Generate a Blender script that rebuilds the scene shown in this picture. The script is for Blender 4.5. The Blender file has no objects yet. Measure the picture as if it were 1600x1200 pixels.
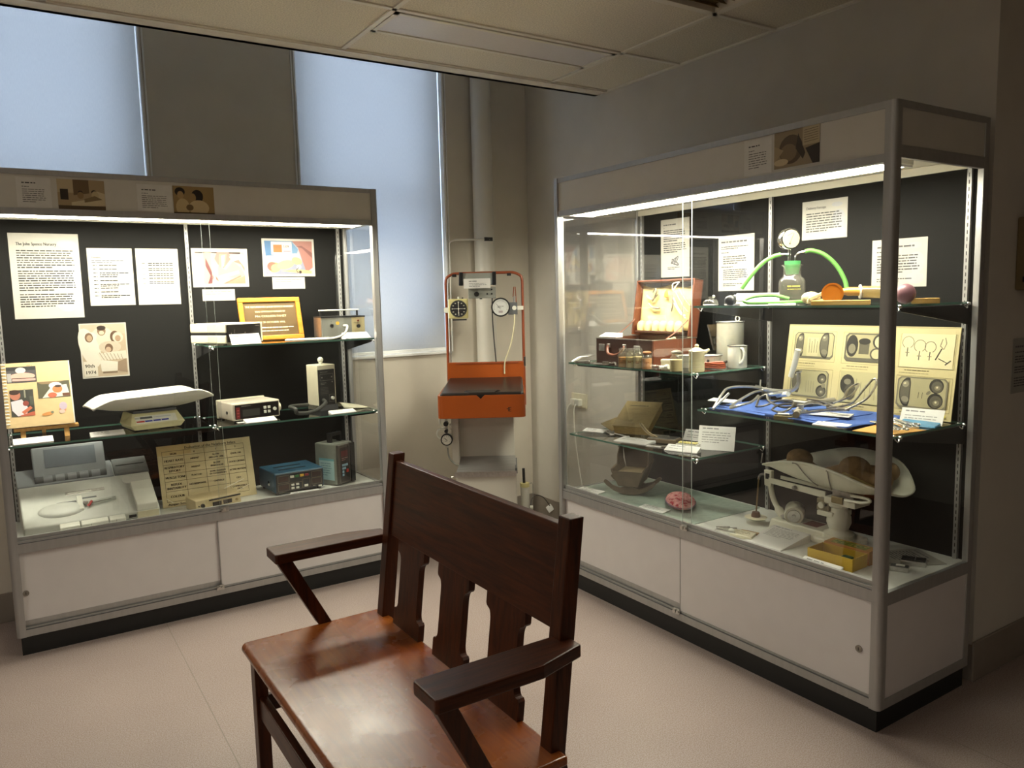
import bpy, bmesh, math, random
from mathutils import Matrix, Vector
random.seed(7)
SC = bpy.context.scene
COL = SC.collection
PI = math.pi

# ------------------------------------------------------------------ camera
cd = bpy.data.cameras.new('camera')
cam = bpy.data.objects.new('camera', cd)
COL.objects.link(cam)
cd.sensor_width = 36.0
cd.lens = 1213.1 / 1600 * 36.0
cd.clip_start = 0.05
_R = Vector((0.8377565, -0.54551421, -0.02404765))
_U = Vector((0.08070667, 0.08014631, 0.99351044))
_F = Vector((0.54004673, 0.83426064, -0.11116973))
cam.matrix_world = Matrix(((_R.x, _U.x, -_F.x, -2.9843), (_R.y, _U.y, -_F.y, -4.3262), (_R.z, _U.z, -_F.z, 1.5), (0, 0, 0, 1)))
SC.camera = cam

# ------------------------------------------------------------------ world, exposure
w = bpy.data.worlds.new('daylight')
SC.world = w
w.use_nodes = True
bgn = w.node_tree.nodes['Background']
bgn.inputs[0].default_value = (0.58, 0.71, 1.0, 1)
bgn.inputs[1].default_value = 1.1
SC.view_settings.view_transform = 'Standard'
SC.view_settings.look = 'None'
SC.view_settings.gamma = 1.0
SC.view_settings.use_curve_mapping = False
SC.view_settings.exposure = 2.85
TUBE = 9.5          # radiance of the showcase tubes
FILL_LAMP = 1.1       # added ceiling panels, out of view, that fill the room with light

# ------------------------------------------------------------------ helpers
def lin(c):
    if isinstance(c, str):
        c = c.lstrip('#'); c = ''.join(x + x for x in c) if len(c) == 3 else c; c = tuple(int(c[i:i + 2], 16) for i in (0, 2, 4))
    o = []
    for x in c[:3]:
        x = x / 255.0
        o.append(x / 12.92 if x <= 0.04045 else ((x + 0.055) / 1.055) ** 2.4)
    return tuple(o) + (1.0,)

def mat(name, col, rough=0.5, metal=0.0, var=0.06, scale=30.0, bump=0.0, spec=0.5, stretch=None, col2=None, detail=3, coat=0.0, lo=.35, hi=.65):
    """Principled material with a noise-driven colour variation and fine relief."""
    m = bpy.data.materials.new(name); m.use_nodes = True
    nt = m.node_tree; b = nt.nodes['Principled BSDF']
    c = lin(col) if not (isinstance(col, tuple) and max(col) <= 1.0) else tuple(col[:3]) + (1.0,)
    c2 = lin(col2) if col2 else tuple(x * (1 - var) for x in c[:3]) + (1.0,)
    tc = nt.nodes.new('ShaderNodeTexCoord'); mp = nt.nodes.new('ShaderNodeMapping')
    mp.inputs['Scale'].default_value = stretch or (1, 1, 1)
    nz = nt.nodes.new('ShaderNodeTexNoise'); nz.inputs['Scale'].default_value = scale; nz.inputs['Detail'].default_value = detail
    rp = nt.nodes.new('ShaderNodeValToRGB')
    rp.color_ramp.elements[0].position = lo; rp.color_ramp.elements[1].position = hi
    rp.color_ramp.elements[0].color = c2; rp.color_ramp.elements[1].color = c
    L = nt.links.new
    L(tc.outputs['Object'], mp.inputs['Vector']); L(mp.outputs['Vector'], nz.inputs['Vector'])
    L(nz.outputs['Fac'], rp.inputs['Fac']); L(rp.outputs['Color'], b.inputs['Base Color'])
    b.inputs['Roughness'].default_value = rough; b.inputs['Metallic'].default_value = metal
    b.inputs['Specular IOR Level'].default_value = spec
    b.inputs['Coat Weight'].default_value = coat
    if bump:
        bp = nt.nodes.new('ShaderNodeBump'); bp.inputs['Strength'].default_value = bump; bp.inputs['Distance'].default_value = 0.002
        L(nz.outputs['Fac'], bp.inputs['Height']); L(bp.outputs['Normal'], b.inputs['Normal'])
    return m

def emit(name, col, s):
    m = bpy.data.materials.new(name); m.use_nodes = True; nt = m.node_tree
    for n in list(nt.nodes): nt.nodes.remove(n)
    e = nt.nodes.new('ShaderNodeEmission'); o = nt.nodes.new('ShaderNodeOutputMaterial')
    e.inputs[0].default_value = tuple(col) + (1,); e.inputs[1].default_value = s
    nt.links.new(e.outputs[0], o.inputs[0]); return m

def glass(name, tint=(1, 1, 1), rough=0.0, ior=1.5, body=None, bw=0.0):
    """Thin pane: clear transmission plus Fresnel reflection (and some body colour)."""
    m = bpy.data.materials.new(name); m.use_nodes = True; nt = m.node_tree
    for n in list(nt.nodes): nt.nodes.remove(n)
    o = nt.nodes.new('ShaderNodeOutputMaterial'); t = nt.nodes.new('ShaderNodeBsdfTransparent')
    g = nt.nodes.new('ShaderNodeBsdfGlossy'); f = nt.nodes.new('ShaderNodeFresnel'); x = nt.nodes.new('ShaderNodeMixShader')
    t.inputs[0].default_value = tuple(tint) + (1,); g.inputs['Roughness'].default_value = rough; f.inputs['IOR'].default_value = ior
    L = nt.links.new
    src = t.outputs[0]
    if body:
        d = nt.nodes.new('ShaderNodeBsdfDiffuse'); d.inputs[0].default_value = tuple(body) + (1,)
        y = nt.nodes.new('ShaderNodeMixShader'); y.inputs[0].default_value = bw
        L(t.outputs[0], y.inputs[1]); L(d.outputs[0], y.inputs[2]); src = y.outputs[0]
    ge = nt.nodes.new('ShaderNodeNewGeometry'); iv = nt.nodes.new('ShaderNodeMath'); iv.operation = 'SUBTRACT'; iv.inputs[0].default_value = 1.0
    mu = nt.nodes.new('ShaderNodeMath'); mu.operation = 'MULTIPLY'
    L(ge.outputs['Backfacing'], iv.inputs[1]); L(f.outputs[0], mu.inputs[0]); L(iv.outputs[0], mu.inputs[1])   # reflect on the outer faces only
    L(mu.outputs[0], x.inputs[0]); L(src, x.inputs[1]); L(g.outputs[0], x.inputs[2]); L(x.outputs[0], o.inputs[0])
    return m

def colattr(name, rough=0.55):
    m = bpy.data.materials.new(name); m.use_nodes = True; nt = m.node_tree; b = nt.nodes['Principled BSDF']
    a = nt.nodes.new('ShaderNodeAttribute'); a.attribute_name = 'Col'
    nt.links.new(a.outputs['Color'], b.inputs['Base Color']); b.inputs['Roughness'].default_value = rough
    return m

def cr(pts, k=6, closed=False):
    """Catmull-Rom through the points."""
    P = [Vector(p) for p in pts]; n = len(P); out = []
    for i in range(n if closed else n - 1):
        p0 = P[(i - 1) % n] if closed or i else P[0]; p1 = P[i]; p2 = P[(i + 1) % n]
        p3 = P[(i + 2) % n] if closed or i + 2 < n else P[-1]
        for j in range(k):
            t = j / k
            out.append(0.5 * ((2 * p1) + (p2 - p0) * t + (2 * p0 - 5 * p1 + 4 * p2 - p3) * t * t + (3 * p1 - p0 - 3 * p2 + p3) * t ** 3))
    if not closed: out.append(P[-1])
    return out

class MB:
    """Collects geometry and links it as one mesh object."""
    def __init__(s): s.v = []; s.f = []; s.mi = []; s.sm = []; s.cur = 0; s.M = Matrix()
    def add(s, vs, fs, smooth=False):
        b = len(s.v); s.v += [s.M @ Vector(p) for p in vs]
        for f in fs: s.f.append(tuple(b + i for i in f)); s.mi.append(s.cur); s.sm.append(smooth)
        return s
    def box(s, x0, x1, y0, y1, z0, z1):
        vs = [(x, y, z) for z in (z0, z1) for y in (y0, y1) for x in (x0, x1)]
        return s.add(vs, [(0, 2, 3, 1), (4, 5, 7, 6), (0, 1, 5, 4), (1, 3, 7, 5), (3, 2, 6, 7), (2, 0, 4, 6)])
    def hexa(s, bot, top):
        return s.add(list(bot) + list(top), [(3, 2, 1, 0), (4, 5, 6, 7), (0, 1, 5, 4), (1, 2, 6, 5), (2, 3, 7, 6), (3, 0, 4, 7)])
    def prism(s, poly, a, b, ax='z', smooth=False):
        """poly extruded along an axis: z -> (x,y), y -> (x,z), x -> (y,z)"""
        def q(p, t): return (p[0], p[1], t) if ax == 'z' else (p[0], t, p[1]) if ax == 'y' else (t, p[0], p[1])
        n = len(poly)
        s.add([q(p, a) for p in poly] + [q(p, b) for p in poly], [tuple(range(n))[::-1], tuple(range(n, 2 * n))])
        s.add([q(p, a) for p in poly] + [q(p, b) for p in poly], [(i, (i + 1) % n, n + (i + 1) % n, n + i) for i in range(n)], smooth)
        return s
    def tube(s, pts, r, n=8, closed=False, flat=1.0):
        P = [Vector(p) for p in pts]; m = len(P); rs = r if isinstance(r, (list, tuple)) else [r] * m
        T = []
        for i in range(m):
            a = P[(i - 1) % m] if closed or i else P[0]; b = P[(i + 1) % m] if closed or i < m - 1 else P[-1]
            d = b - a; T.append(d.normalized() if d.length > 1e-9 else Vector((0, 0, 1)))
        u = T[0].cross(Vector((0, 0, 1)))
        if u.length < 1e-3: u = T[0].cross(Vector((1, 0, 0)))
        u.normalize(); vs = []
        for i in range(m):
            u = u - T[i] * u.dot(T[i])
            if u.length < 1e-6: u = T[i].orthogonal()
            u.normalize(); wv = T[i].cross(u)
            for j in range(n):
                a = 2 * PI * j / n
                vs.append(P[i] + (u * math.cos(a) + wv * math.sin(a) * flat) * rs[i])
        fs = []
        for i in range(m if closed else m - 1):
            i2 = (i + 1) % m
            for j in range(n): fs.append((i * n + j, i * n + (j + 1) % n, i2 * n + (j + 1) % n, i2 * n + j))
        s.add(vs, fs, True)
        if not closed: s.add(vs[:n] + vs[-n:], [tuple(range(n))[::-1], tuple(range(n, 2 * n))])
        return s
    def cyl(s, a, b, r, n=16, r2=None): return s.tube([a, b], [r, r if r2 is None else r2], n)
    def lathe(s, prof, n=24, c=(0, 0, 0), sx=1.0, sy=1.0, smooth=True):
        c = Vector(c); vs = []; m = len(prof)
        for (r, z) in prof:
            for j in range(n):
                a = 2 * PI * j / n
                vs.append((c.x + r * sx * math.cos(a), c.y + r * sy * math.sin(a), c.z + z))
        fs = [(i * n + j, i * n + (j + 1) % n, (i + 1) * n + (j + 1) % n, (i + 1) * n + j) for i in range(m - 1) for j in range(n)]
        s.add(vs, fs, smooth)
        if prof[0][0] > 1e-5: s.add(vs[:n], [tuple(range(n))[::-1]])
        if prof[-1][0] > 1e-5: s.add(vs[-n:], [tuple(range(n))])
        return s
    def ball(s, c, rx, ry=None, rz=None, n=16, k=10):
        ry = ry or rx; rz = rz or rx; c = Vector(c)
        vs = [(c.x + rx * math.sin(PI * i / k) * math.cos(2 * PI * j / n), c.y + ry * math.sin(PI * i / k) * math.sin(2 * PI * j / n), c.z - rz * math.cos(PI * i / k)) for i in range(k + 1) for j in range(n)]
        return s.add(vs, [(i * n + j, i * n + (j + 1) % n, (i + 1) * n + (j + 1) % n, (i + 1) * n + j) for i in range(k) for j in range(n)], True)
    def grid(s, fn, nu, nv, smooth=True, flip=False):
        vs = [fn(i / nu, j / nv) for j in range(nv + 1) for i in range(nu + 1)]
        fs = []
        for j in range(nv):
            for i in range(nu):
                a = j * (nu + 1) + i; q = (a, a + 1, a + nu + 2, a + nu + 1)
                fs.append(q[::-1] if flip else q)
        return s.add(vs, fs, smooth)
    def build(s, name, m, parent=None, bev=0.0, solid=0.0, seg=2, sharp=40):
        me = bpy.data.meshes.new(name)
        me.from_pydata([tuple(v) for v in s.v], [], s.f)
        for mm in (m if isinstance(m, (list, tuple)) else [m]): me.materials.append(mm)
        me.polygons.foreach_set('material_index', s.mi); me.polygons.foreach_set('use_smooth', s.sm)
        bm = bmesh.new(); bm.from_mesh(me); bmesh.ops.remove_doubles(bm, verts=bm.verts, dist=1e-6)
        bmesh.ops.recalc_face_normals(bm, faces=bm.faces); bm.to_mesh(me); bm.free()
        if any(s.sm): me.set_sharp_from_angle(angle=math.radians(sharp))
        o = bpy.data.objects.new(name, me); COL.objects.link(o)
        if parent: o.parent = parent
        if solid:
            md = o.modifiers.new('solid', 'SOLIDIFY'); md.thickness = solid; md.offset = 0
        if bev:
            md = o.modifiers.new('bevel', 'BEVEL'); md.width = bev; md.segments = seg; md.limit_method = 'ANGLE'; md.angle_limit = math.radians(50)
        return o

def tag(o, label=None, cat=None, group=None, kind=None):
    if label: o['label'] = label
    if cat: o['category'] = cat
    if group: o['group'] = group
    if kind: o['kind'] = kind
    return o

def empty(name, label, cat, M=Matrix(), group=None):
    o = bpy.data.objects.new(name, None); COL.objects.link(o); o.empty_display_size = 0.05
    o.matrix_world = M; return tag(o, label, cat, group)

def struct(name, mb, m, parent=None, **k):
    o = mb.build(name, m, parent, **k)
    if parent is None: o['kind'] = 'structure'
    return o

def dup(root, M, label=None):
    """A copy of a thing with copies of its parts and sub-parts (mesh data shared)."""
    r = root.copy(); COL.objects.link(r); r.matrix_world = M
    if label: r['label'] = label
    for ch in list(root.children):
        c = ch.copy(); COL.objects.link(c); c.parent = r
        for g in ch.children:
            d = g.copy(); COL.objects.link(d); d.parent = c
    return r

T = Matrix.Translation
def RZ(d): return Matrix.Rotation(math.radians(d), 4, 'Z')
def RX(d): return Matrix.Rotation(math.radians(d), 4, 'X')
def RY(d): return Matrix.Rotation(math.radians(d), 4, 'Y')

# frames of the two showcases: u along the front, v into the depth, z up
LM = T((-3.053, -0.456, 0))
RM = T((-0.634, -1.113, 0)) @ RZ(-90)
FR = {'L': LM, 'R': RM}
LD, RD = 0.49, 0.576          # depths
LL, RL = 1.759, 1.797         # lengths

# ---- flat print: coloured polygons and lettering in one thin mesh
_tc = {}
def text_geo(t):
    if t not in _tc:
        cu = bpy.data.curves.new('t', 'FONT'); cu.body = t; cu.size = 1.0; cu.resolution_u = 2
        ob = bpy.data.objects.new('t', cu)
        me = bpy.data.meshes.new_from_object(ob)
        vs = [tuple(v.co) for v in me.vertices]; fs = [tuple(p.vertices) for p in me.polygons]
        wd = max([v[0] for v in vs] or [0])
        _tc[t] = (vs, fs, wd)
        bpy.data.objects.remove(ob); bpy.data.curves.remove(cu); bpy.data.meshes.remove(me)
    return _tc[t]

class Pic:
    def __init__(s): s.v = []; s.f = []; s.c = []; s.z = 0.0002
    def poly(s, col, pts, lift=True):
        if lift: s.z += 4e-5
        b = len(s.v); s.v += [(p[0], p[1], s.z) for p in pts]; s.f.append(tuple(range(b, b + len(pts)))); s.c.append(lin(col)); return s
    def rect(s, col, x, y, w, h, lift=True): return s.poly(col, [(x, y), (x + w, y), (x + w, y + h), (x, y + h)], lift)
    def ell(s, col, x, y, rx, ry=None, a=0, n=18):
        ry = ry or rx; a = math.radians(a); ca, sa = math.cos(a), math.sin(a)
        return s.poly(col, [(x + rx * math.cos(t) * ca - ry * math.sin(t) * sa, y + rx * math.cos(t) * sa + ry * math.sin(t) * ca) for t in [2 * PI * i / n for i in range(n)]])
    def line(s, col, pts, wd, lift=True):
        if lift: s.z += 4e-5
        for a, b in zip(pts, pts[1:]):
            d = Vector((b[0] - a[0], b[1] - a[1]))
            if d.length < 1e-7: continue
            d.normalize(); nx, ny = -d.y * wd / 2, d.x * wd / 2
            s.poly(col, [(a[0] + nx, a[1] + ny), (a[0] - nx, a[1] - ny), (b[0] - nx, b[1] - ny), (b[0] + nx, b[1] + ny)], False)
        return s
    def frame(s, col, x, y, w, h, wd): return s.line(col, [(x, y), (x + w, y), (x + w, y + h), (x, y + h), (x, y)], wd)
    def text(s, t, x, y, size, col='#222222', align='l', width=None, bold=0.0):
        vs, fs, wd = text_geo(t); s.z += 4e-5
        kx = size
        if width and wd: kx = width / wd
        ox = x - (wd * kx / 2 if align == 'c' else wd * kx if align == 'r' else 0)
        for dx in ([0] if not bold else [0, bold]):
            b = len(s.v); s.v += [(ox + v[0] * kx + dx, y + v[1] * size, s.z) for v in vs]
            for f in fs: s.f.append(tuple(b + i for i in f)); s.c.append(lin(col))
        return s
    def block(s, x, y, w, n, pitch, col='#6a6a68', th=0.42, last=0.6, rnd=None):
        """n lines of small print, top line at y, each a run of word-long strokes"""
        rnd = rnd or random.Random(int(x * 1e4) + n); s.z += 4e-5
        for i in range(n):
            yy = y - i * pitch; xx = x; end = x + w * (last if i == n - 1 else rnd.uniform(.9, 1))
            while xx < end - pitch * .4:
                l = min(rnd.uniform(.7, 3.0) * pitch, end - xx)
                s.poly(col, [(xx, yy), (xx + l, yy), (xx + l, yy + pitch * th), (xx, yy + pitch * th)], False)
                xx += l + pitch * .32
        return s
    def mesh(s, name='print', gain=1.0):
        me = bpy.data.meshes.new(name); me.from_pydata(s.v, [], s.f)
        ca = me.color_attributes.new('Col', 'FLOAT_COLOR', 'CORNER'); i = 0; buf = []
        for f, c in zip(s.f, s.c): buf += [c[0] * gain, c[1] * gain, c[2] * gain, 1.0] * len(f)
        ca.data.foreach_set('color', buf); me.materials.append(M['print']); return me
    def put(s, name, parent, Mx=Matrix(), gain=1.0):
        me = s.mesh(name, gain); o = bpy.data.objects.new(name, me); COL.objects.link(o); o.parent = parent; o.matrix_local = Mx; return o
# ------------------------------------------------------------------ materials
M = {}
M['print'] = colattr('print')
M['wall'] = mat('wall_paint', (.60, .565, .50), .75, scale=6, var=.05, bump=.05)
M['wallw'] = mat('window_wall_paint', (.62, .57, .48), .75, scale=6, var=.05, bump=.05)
M['tile'] = mat('ceiling_tile_fibre', (.84, .78, .64), .9, scale=160, var=.28, bump=.5, detail=6)
M['plaster'] = mat('ceiling_plaster', (.80, .74, .62), .8, scale=8)
M['tbar'] = mat('ceiling_tee', (.80, .76, .66), .5, scale=10)
M['skirt'] = mat('grey_skirting_vinyl', '#8d8378', .55, scale=20)
M['alu'] = mat('satin_aluminium', (.43, .425, .415), .40, metal=.6, scale=60, var=.08, stretch=(1, 1, .1))
M['white'] = mat('white_laminate', (.68, .645, .635), .35, scale=12, var=.03)
M['hpan'] = mat('cream_header_laminate', (.58, .555, .49), .4, scale=12, var=.04)
M['inner'] = mat('white_case_lining', (.80, .77, .66), .5, scale=12, var=.03)
M['deck'] = mat('white_case_deck', (.78, .79, .74), .25, scale=9, var=.05)
M['felt'] = mat('sage_green_mat', (.36, .43, .37), .8, scale=40, var=.12)
M['blackb'] = mat('black_plinth', (.008, .008, .008), .5, scale=30)
M['backp'] = mat('black_cloth_back', (.0085, .0085, .008), .7, scale=300, var=.5, bump=.3, spec=.15)
M['glass'] = glass('showcase_glass', (.985, .99, .985), ior=1.85)
M['pedge'] = mat('pale_pane_edge', (.42, .47, .44), .15, scale=20)
M['shelfg'] = glass('shelf_glass', (.965, .98, .97), ior=1.6)
M['gedge'] = mat('green_glass_edge', (.10, .22, .17), .15, scale=20)
M['chrome'] = mat('chrome', (.82, .82, .80), .12, metal=1, scale=20, var=.05)
M['steel'] = mat('brushed_steel', (.62, .61, .58), .28, metal=.95, scale=90, var=.15)
M['dsteel'] = mat('tarnished_steel', (.34, .32, .29), .35, metal=.9, scale=60, var=.3)
M['blackp'] = mat('black_plastic', (.014, .014, .015), .4, scale=40)
M['darkg'] = mat('dark_grey_plastic', '#5a5c5e', .45, scale=40)
M['slot'] = mat('slot_black', (.004, .004, .004), .8)
M['paper'] = mat('white_card', (.72, .71, .685), .6, scale=20, var=.02)
M['sheetp'] = mat('dimmed_ivory_paper', (.37, .355, .315), .7, scale=20, var=.02)  # ivory toned down to offset strong lamp light on the case backs
M['cream'] = mat('cream_plastic', '#ddd6bd', .4, scale=25, var=.05)
M['offwhite'] = mat('off_white_plastic', '#dcdbcf', .38, scale=25, var=.04)
M['putty'] = mat('putty_plastic', '#cfc6a8', .45, scale=25, var=.05)
M['tubee'] = emit('fluorescent_tube', (1.0, .945, .775), TUBE)
M['blind'] = None
M['wframe'] = mat('window_frame_paint', (.42, .42, .40), .5)
M['wglass'] = glass('window_glass', (.96, .98, .97))
M['railw'] = mat('white_blind_rail', (.80, .80, .78), .35)

def blind_mat():
    m = bpy.data.materials.new('blind_fabric'); m.use_nodes = True; nt = m.node_tree
    for n in list(nt.nodes): nt.nodes.remove(n)
    o = nt.nodes.new('ShaderNodeOutputMaterial'); d = nt.nodes.new('ShaderNodeBsdfDiffuse'); t = nt.nodes.new('ShaderNodeBsdfTranslucent'); x = nt.nodes.new('ShaderNodeMixShader')
    tc = nt.nodes.new('ShaderNodeTexCoord'); mp = nt.nodes.new('ShaderNodeMapping'); nz = nt.nodes.new('ShaderNodeTexNoise'); rp = nt.nodes.new('ShaderNodeValToRGB')
    mp.inputs['Scale'].default_value = (60, 1, 6); nz.inputs['Scale'].default_value = 8; nz.inputs['Detail'].default_value = 4
    rp.color_ramp.elements[0].color = (.56, .56, .55, 1); rp.color_ramp.elements[1].color = (.68, .67, .64, 1)
    L = nt.links.new; L(tc.outputs['Object'], mp.inputs[0]); L(mp.outputs[0], nz.inputs['Vector']); L(nz.outputs[0], rp.inputs[0])
    L(rp.outputs[0], d.inputs[0]); L(rp.outputs[0], t.inputs[0]); x.inputs[0].default_value = .5
    L(d.outputs[0], x.inputs[1]); L(t.outputs[0], x.inputs[2]); L(x.outputs[0], o.inputs[0]); return m
M['blind'] = blind_mat()

def floor_mat():
    m = mat('floor_vinyl', (.41, .345, .325), .40, scale=240, col2='#927f74', detail=5, bump=.12, lo=.40, hi=.58)
    nt = m.node_tree; b = nt.nodes['Principled BSDF']
    src = b.inputs['Base Color'].links[0].from_socket
    n2 = nt.nodes.new('ShaderNodeTexNoise'); n2.inputs['Scale'].default_value = 2.2; n2.inputs['Detail'].default_value = 5
    mx = nt.nodes.new('ShaderNodeMixRGB'); mx.blend_type = 'MULTIPLY'; mx.inputs[0].default_value = .35
    rp = nt.nodes.new('ShaderNodeValToRGB'); rp.color_ramp.elements[0].position = .3; rp.color_ramp.elements[0].color = (.72, .70, .70, 1); rp.color_ramp.elements[1].position = .65
    tc = nt.nodes.new('ShaderNodeTexCoord')
    L = nt.links.new; L(tc.outputs['Object'], n2.inputs['Vector']); L(n2.outputs[0], rp.inputs[0]); L(src, mx.inputs[1]); L(rp.outputs[0], mx.inputs[2]); L(mx.outputs[0], b.inputs['Base Color'])
    return m
M['floor'] = floor_mat()

def wood(name, axis, ca, cb, rough=.3, worn=None):
    m = bpy.data.materials.new(name); m.use_nodes = True; nt = m.node_tree; b = nt.nodes['Principled BSDF']
    tc = nt.nodes.new('ShaderNodeTexCoord'); mp = nt.nodes.new('ShaderNodeMapping'); nz = nt.nodes.new('ShaderNodeTexNoise'); rp = nt.nodes.new('ShaderNodeValToRGB')
    sc = [14, 14, 14]; sc['xyz'.index(axis)] = .9; mp.inputs['Scale'].default_value = sc
    nz.inputs['Scale'].default_value = 5; nz.inputs['Detail'].default_value = 7; nz.inputs['Roughness'].default_value = .65; nz.inputs['Distortion'].default_value = .6
    rp.color_ramp.elements[0].position = .33; rp.color_ramp.elements[1].position = .7
    rp.color_ramp.elements[0].color = lin(ca); rp.color_ramp.elements[1].color = lin(cb)
    L = nt.links.new; L(tc.outputs['Object'], mp.inputs[0]); L(mp.outputs[0], nz.inputs['Vector']); L(nz.outputs[0], rp.inputs[0])
    col = rp.outputs[0]
    if worn:
        n2 = nt.nodes.new('ShaderNodeTexNoise'); n2.inputs['Scale'].default_value = 3.2; n2.inputs['Detail'].default_value = 4
        r2 = nt.nodes.new('ShaderNodeValToRGB'); r2.color_ramp.elements[0].position = .42; r2.color_ramp.elements[1].position = .66
        mx = nt.nodes.new('ShaderNodeMixRGB'); mx.inputs[2].default_value = lin(worn)
        mu = nt.nodes.new('ShaderNodeMath'); mu.operation = 'MULTIPLY'; mu.inputs[1].default_value = .35
        L(tc.outputs['Object'], n2.inputs['Vector']); L(n2.outputs[0], r2.inputs[0]); L(r2.outputs[0], mu.inputs[0]); L(mu.outputs[0], mx.inputs[0]); L(col, mx.inputs[1]); col = mx.outputs[0]
    L(col, b.inputs['Base Color'])
    n3 = nt.nodes.new('ShaderNodeTexNoise'); n3.inputs['Scale'].default_value = 9; n3.inputs['Detail'].default_value = 6
    mr = nt.nodes.new('ShaderNodeMapRange'); mr.inputs['To Min'].default_value = rough - .06; mr.inputs['To Max'].default_value = rough + .12
    L(tc.outputs['Object'], n3.inputs['Vector']); L(n3.outputs[0], mr.inputs[0]); L(mr.outputs[0], b.inputs['Roughness'])
    bp = nt.nodes.new('ShaderNodeBump'); bp.inputs['Strength'].default_value = .16; bp.inputs['Distance'].default_value = .0015
    L(nz.outputs[0], bp.inputs['Height']); L(bp.outputs[0], b.inputs['Normal'])
    b.inputs['Specular IOR Level'].default_value = .5 if worn else .28
    return m
for ax in 'xyz': M['wood' + ax] = wood('dark_oak_grain_' + ax, ax, '#2c1206', '#54270d', .36)
M['seat'] = wood('worn_oak_seat', 'y', '#6a3010', '#89491d', .24, worn='#a5601f')

# ------------------------------------------------------------------ the room
WY = 0.045           # face of the window wall
H = 2.65; HV = 3.7   # ceiling height, top of the window void
XL, YB, XE = -7.5, -8.6, 2.4
WINS = [(-3.32, -2.312), (-1.545, -0.613)]
SILL = 1.165

b = MB().box(XL, XE, YB, .3, -.1, 0); fl = struct('floor', b, M['floor'])
sm_ = MB()
sm_.box(-2.462, -2.459, -3.9, -.42, 0, .0006); sm_.build('seam', M['skirt'], fl)
sm2 = MB().box(-4.46, -4.457, -6, -.1, 0, .0006); sm2.build('seam', M['skirt'], fl)
sm3 = MB().box(-.46, -.457, -8, -3.0, 0, .0006); sm3.build('seam', M['skirt'], fl)

wb = MB()
xs = [XL] + [x for wv in WINS for x in wv] + [0.2]
for i in range(0, len(xs), 2): wb.box(xs[i], xs[i + 1], WY, .30, 0, HV)
for x0, x1 in WINS: wb.box(x0, x1, WY, .30, 0, SILL); wb.box(x0, x1, WY, .30, 3.5, HV)
struct('wall_back', wb, M['wallw'])
struct('wall_right', MB().box(0, .2, -2.897, .30, 0, HV), M['wall'])
struct('wall_return', MB().box(.2, XE, -2.897, -2.7, 0, H + .05), M['wall'])
struct('wall_east', MB().box(XE, XE + .15, YB, -2.7, 0, H + .05), M['wall'])
struct('wall_front', MB().box(XL, XE, YB - .15, YB, 0, H + .05), M['wall'])
struct('wall_left', MB().box(XL - .15, XL, YB, .3, 0, HV), M['wall'])

# ceiling: plaster margin, tee grid, lay-in tiles
CE = -0.68
cb_ = MB().box(XL, 0, -.795, CE, H, H + .05).box(XL, 0, CE - .03, CE, H, HV).box(XL, 0, CE - .03, .3, HV, HV + .1).box(XL, XE, YB, -.795, H + .03, H + .05)
ceil = struct('ceiling', cb_, M['plaster'])
tees = MB()
TX = [-.40, -1.585, -2.77, -3.955, -5.14, -6.32]; TY = [-.80, -1.37, -1.96, -2.55, -3.14, -3.73, -4.32, -4.91, -5.50, -6.09, -6.68, -7.27, -7.86]
def tee(x0, x1, y0, y1): MB().box(x0, x1, y0, y1, H - .001, H + .03).build('tee_bar', M['tbar'], ceil)
for y in TY: tee(XL, 0 if y > -2.9 else XE, y - .011, y + .011)
for x in TX: tee(x - .011, x + .011, YB, -.80)
MB().box(-.016, 0, -2.9, -.8, H - .003, H + .012).build('wall_angle', M['tbar'], ceil)
MB().box(XL, 0, -.803, -.786, H - .006, H + .012).build('edge_trim', M['tbar'], ceil)
tile_mesh = {}
cols = [0.0] + TX + [XL]; rows = TY + [YB]
TROFF = [(1, 0, -1.09, -1.345)]      # column, row of the unlit troffer over the cases
FILL_PANELS = [(4, 2), (5, 5), (3, 8)]     # column, row of unseen fill panels added to brighten the room
for ri in range(len(rows) - 1):
    for ci in range(len(cols) - 1):
        x1, x0 = cols[ci] - .011, cols[ci + 1] + .011; y1, y0 = rows[ri] - .011, rows[ri + 1] + .011
        if ci == 0: x1 = -.014 if rows[ri] > -2.8 else XE
        if (ci, ri) == (1, 0): y0 = -1.085
        if (ci, ri) in FILL_PANELS or (ci, ri) == (1, 2): continue
        key = (round(x1 - x0, 3), round(y1 - y0, 3))
        if key not in tile_mesh:
            o = MB().box(0, key[0], 0, key[1], 0, .018).build('ceiling_tile', M['tile'], ceil); tile_mesh[key] = o.data
        else:
            o = bpy.data.objects.new('ceiling_tile', tile_mesh[key]); COL.objects.link(o); o.parent = ceil
        o.location = (x0, y0, H + .006)
# unlit troffer over the showcases
def troffer(x0, x1, y0, y1, label, lens):
    t = empty('ceiling_light', label, 'ceiling light', T(((x0 + x1) / 2, (y0 + y1) / 2, H)))
    a, b2 = (x1 - x0) / 2, (y1 - y0) / 2
    f = MB().box(-a, a, -b2, -b2 + .02, -.002, .02).box(-a, a, b2 - .02, b2, -.002, .02).box(-a, -a + .02, -b2, b2, -.002, .02).box(a - .02, a, -b2, b2, -.002, .02).box(-a, a, -b2, b2, .022, .029)
    f.build('frame', M['tbar'], t)
    MB().box(-a + .02, a - .02, -b2 + .02, b2 - .02, .002, .018).build('diffuser', lens, t, bev=.003)
M['lensoff'] = mat('unlit_diffuser', (.72, .69, .68), .35, scale=120, var=.05)
M['lensfill'] = emit('fill_diffuser', (1.0, .93, .82), FILL_LAMP)
troffer(-1.57, -.415, -1.345, -1.09, 'unlit long ceiling light with a pale plastic diffuser above the showcases', M['lensoff'])
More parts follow.
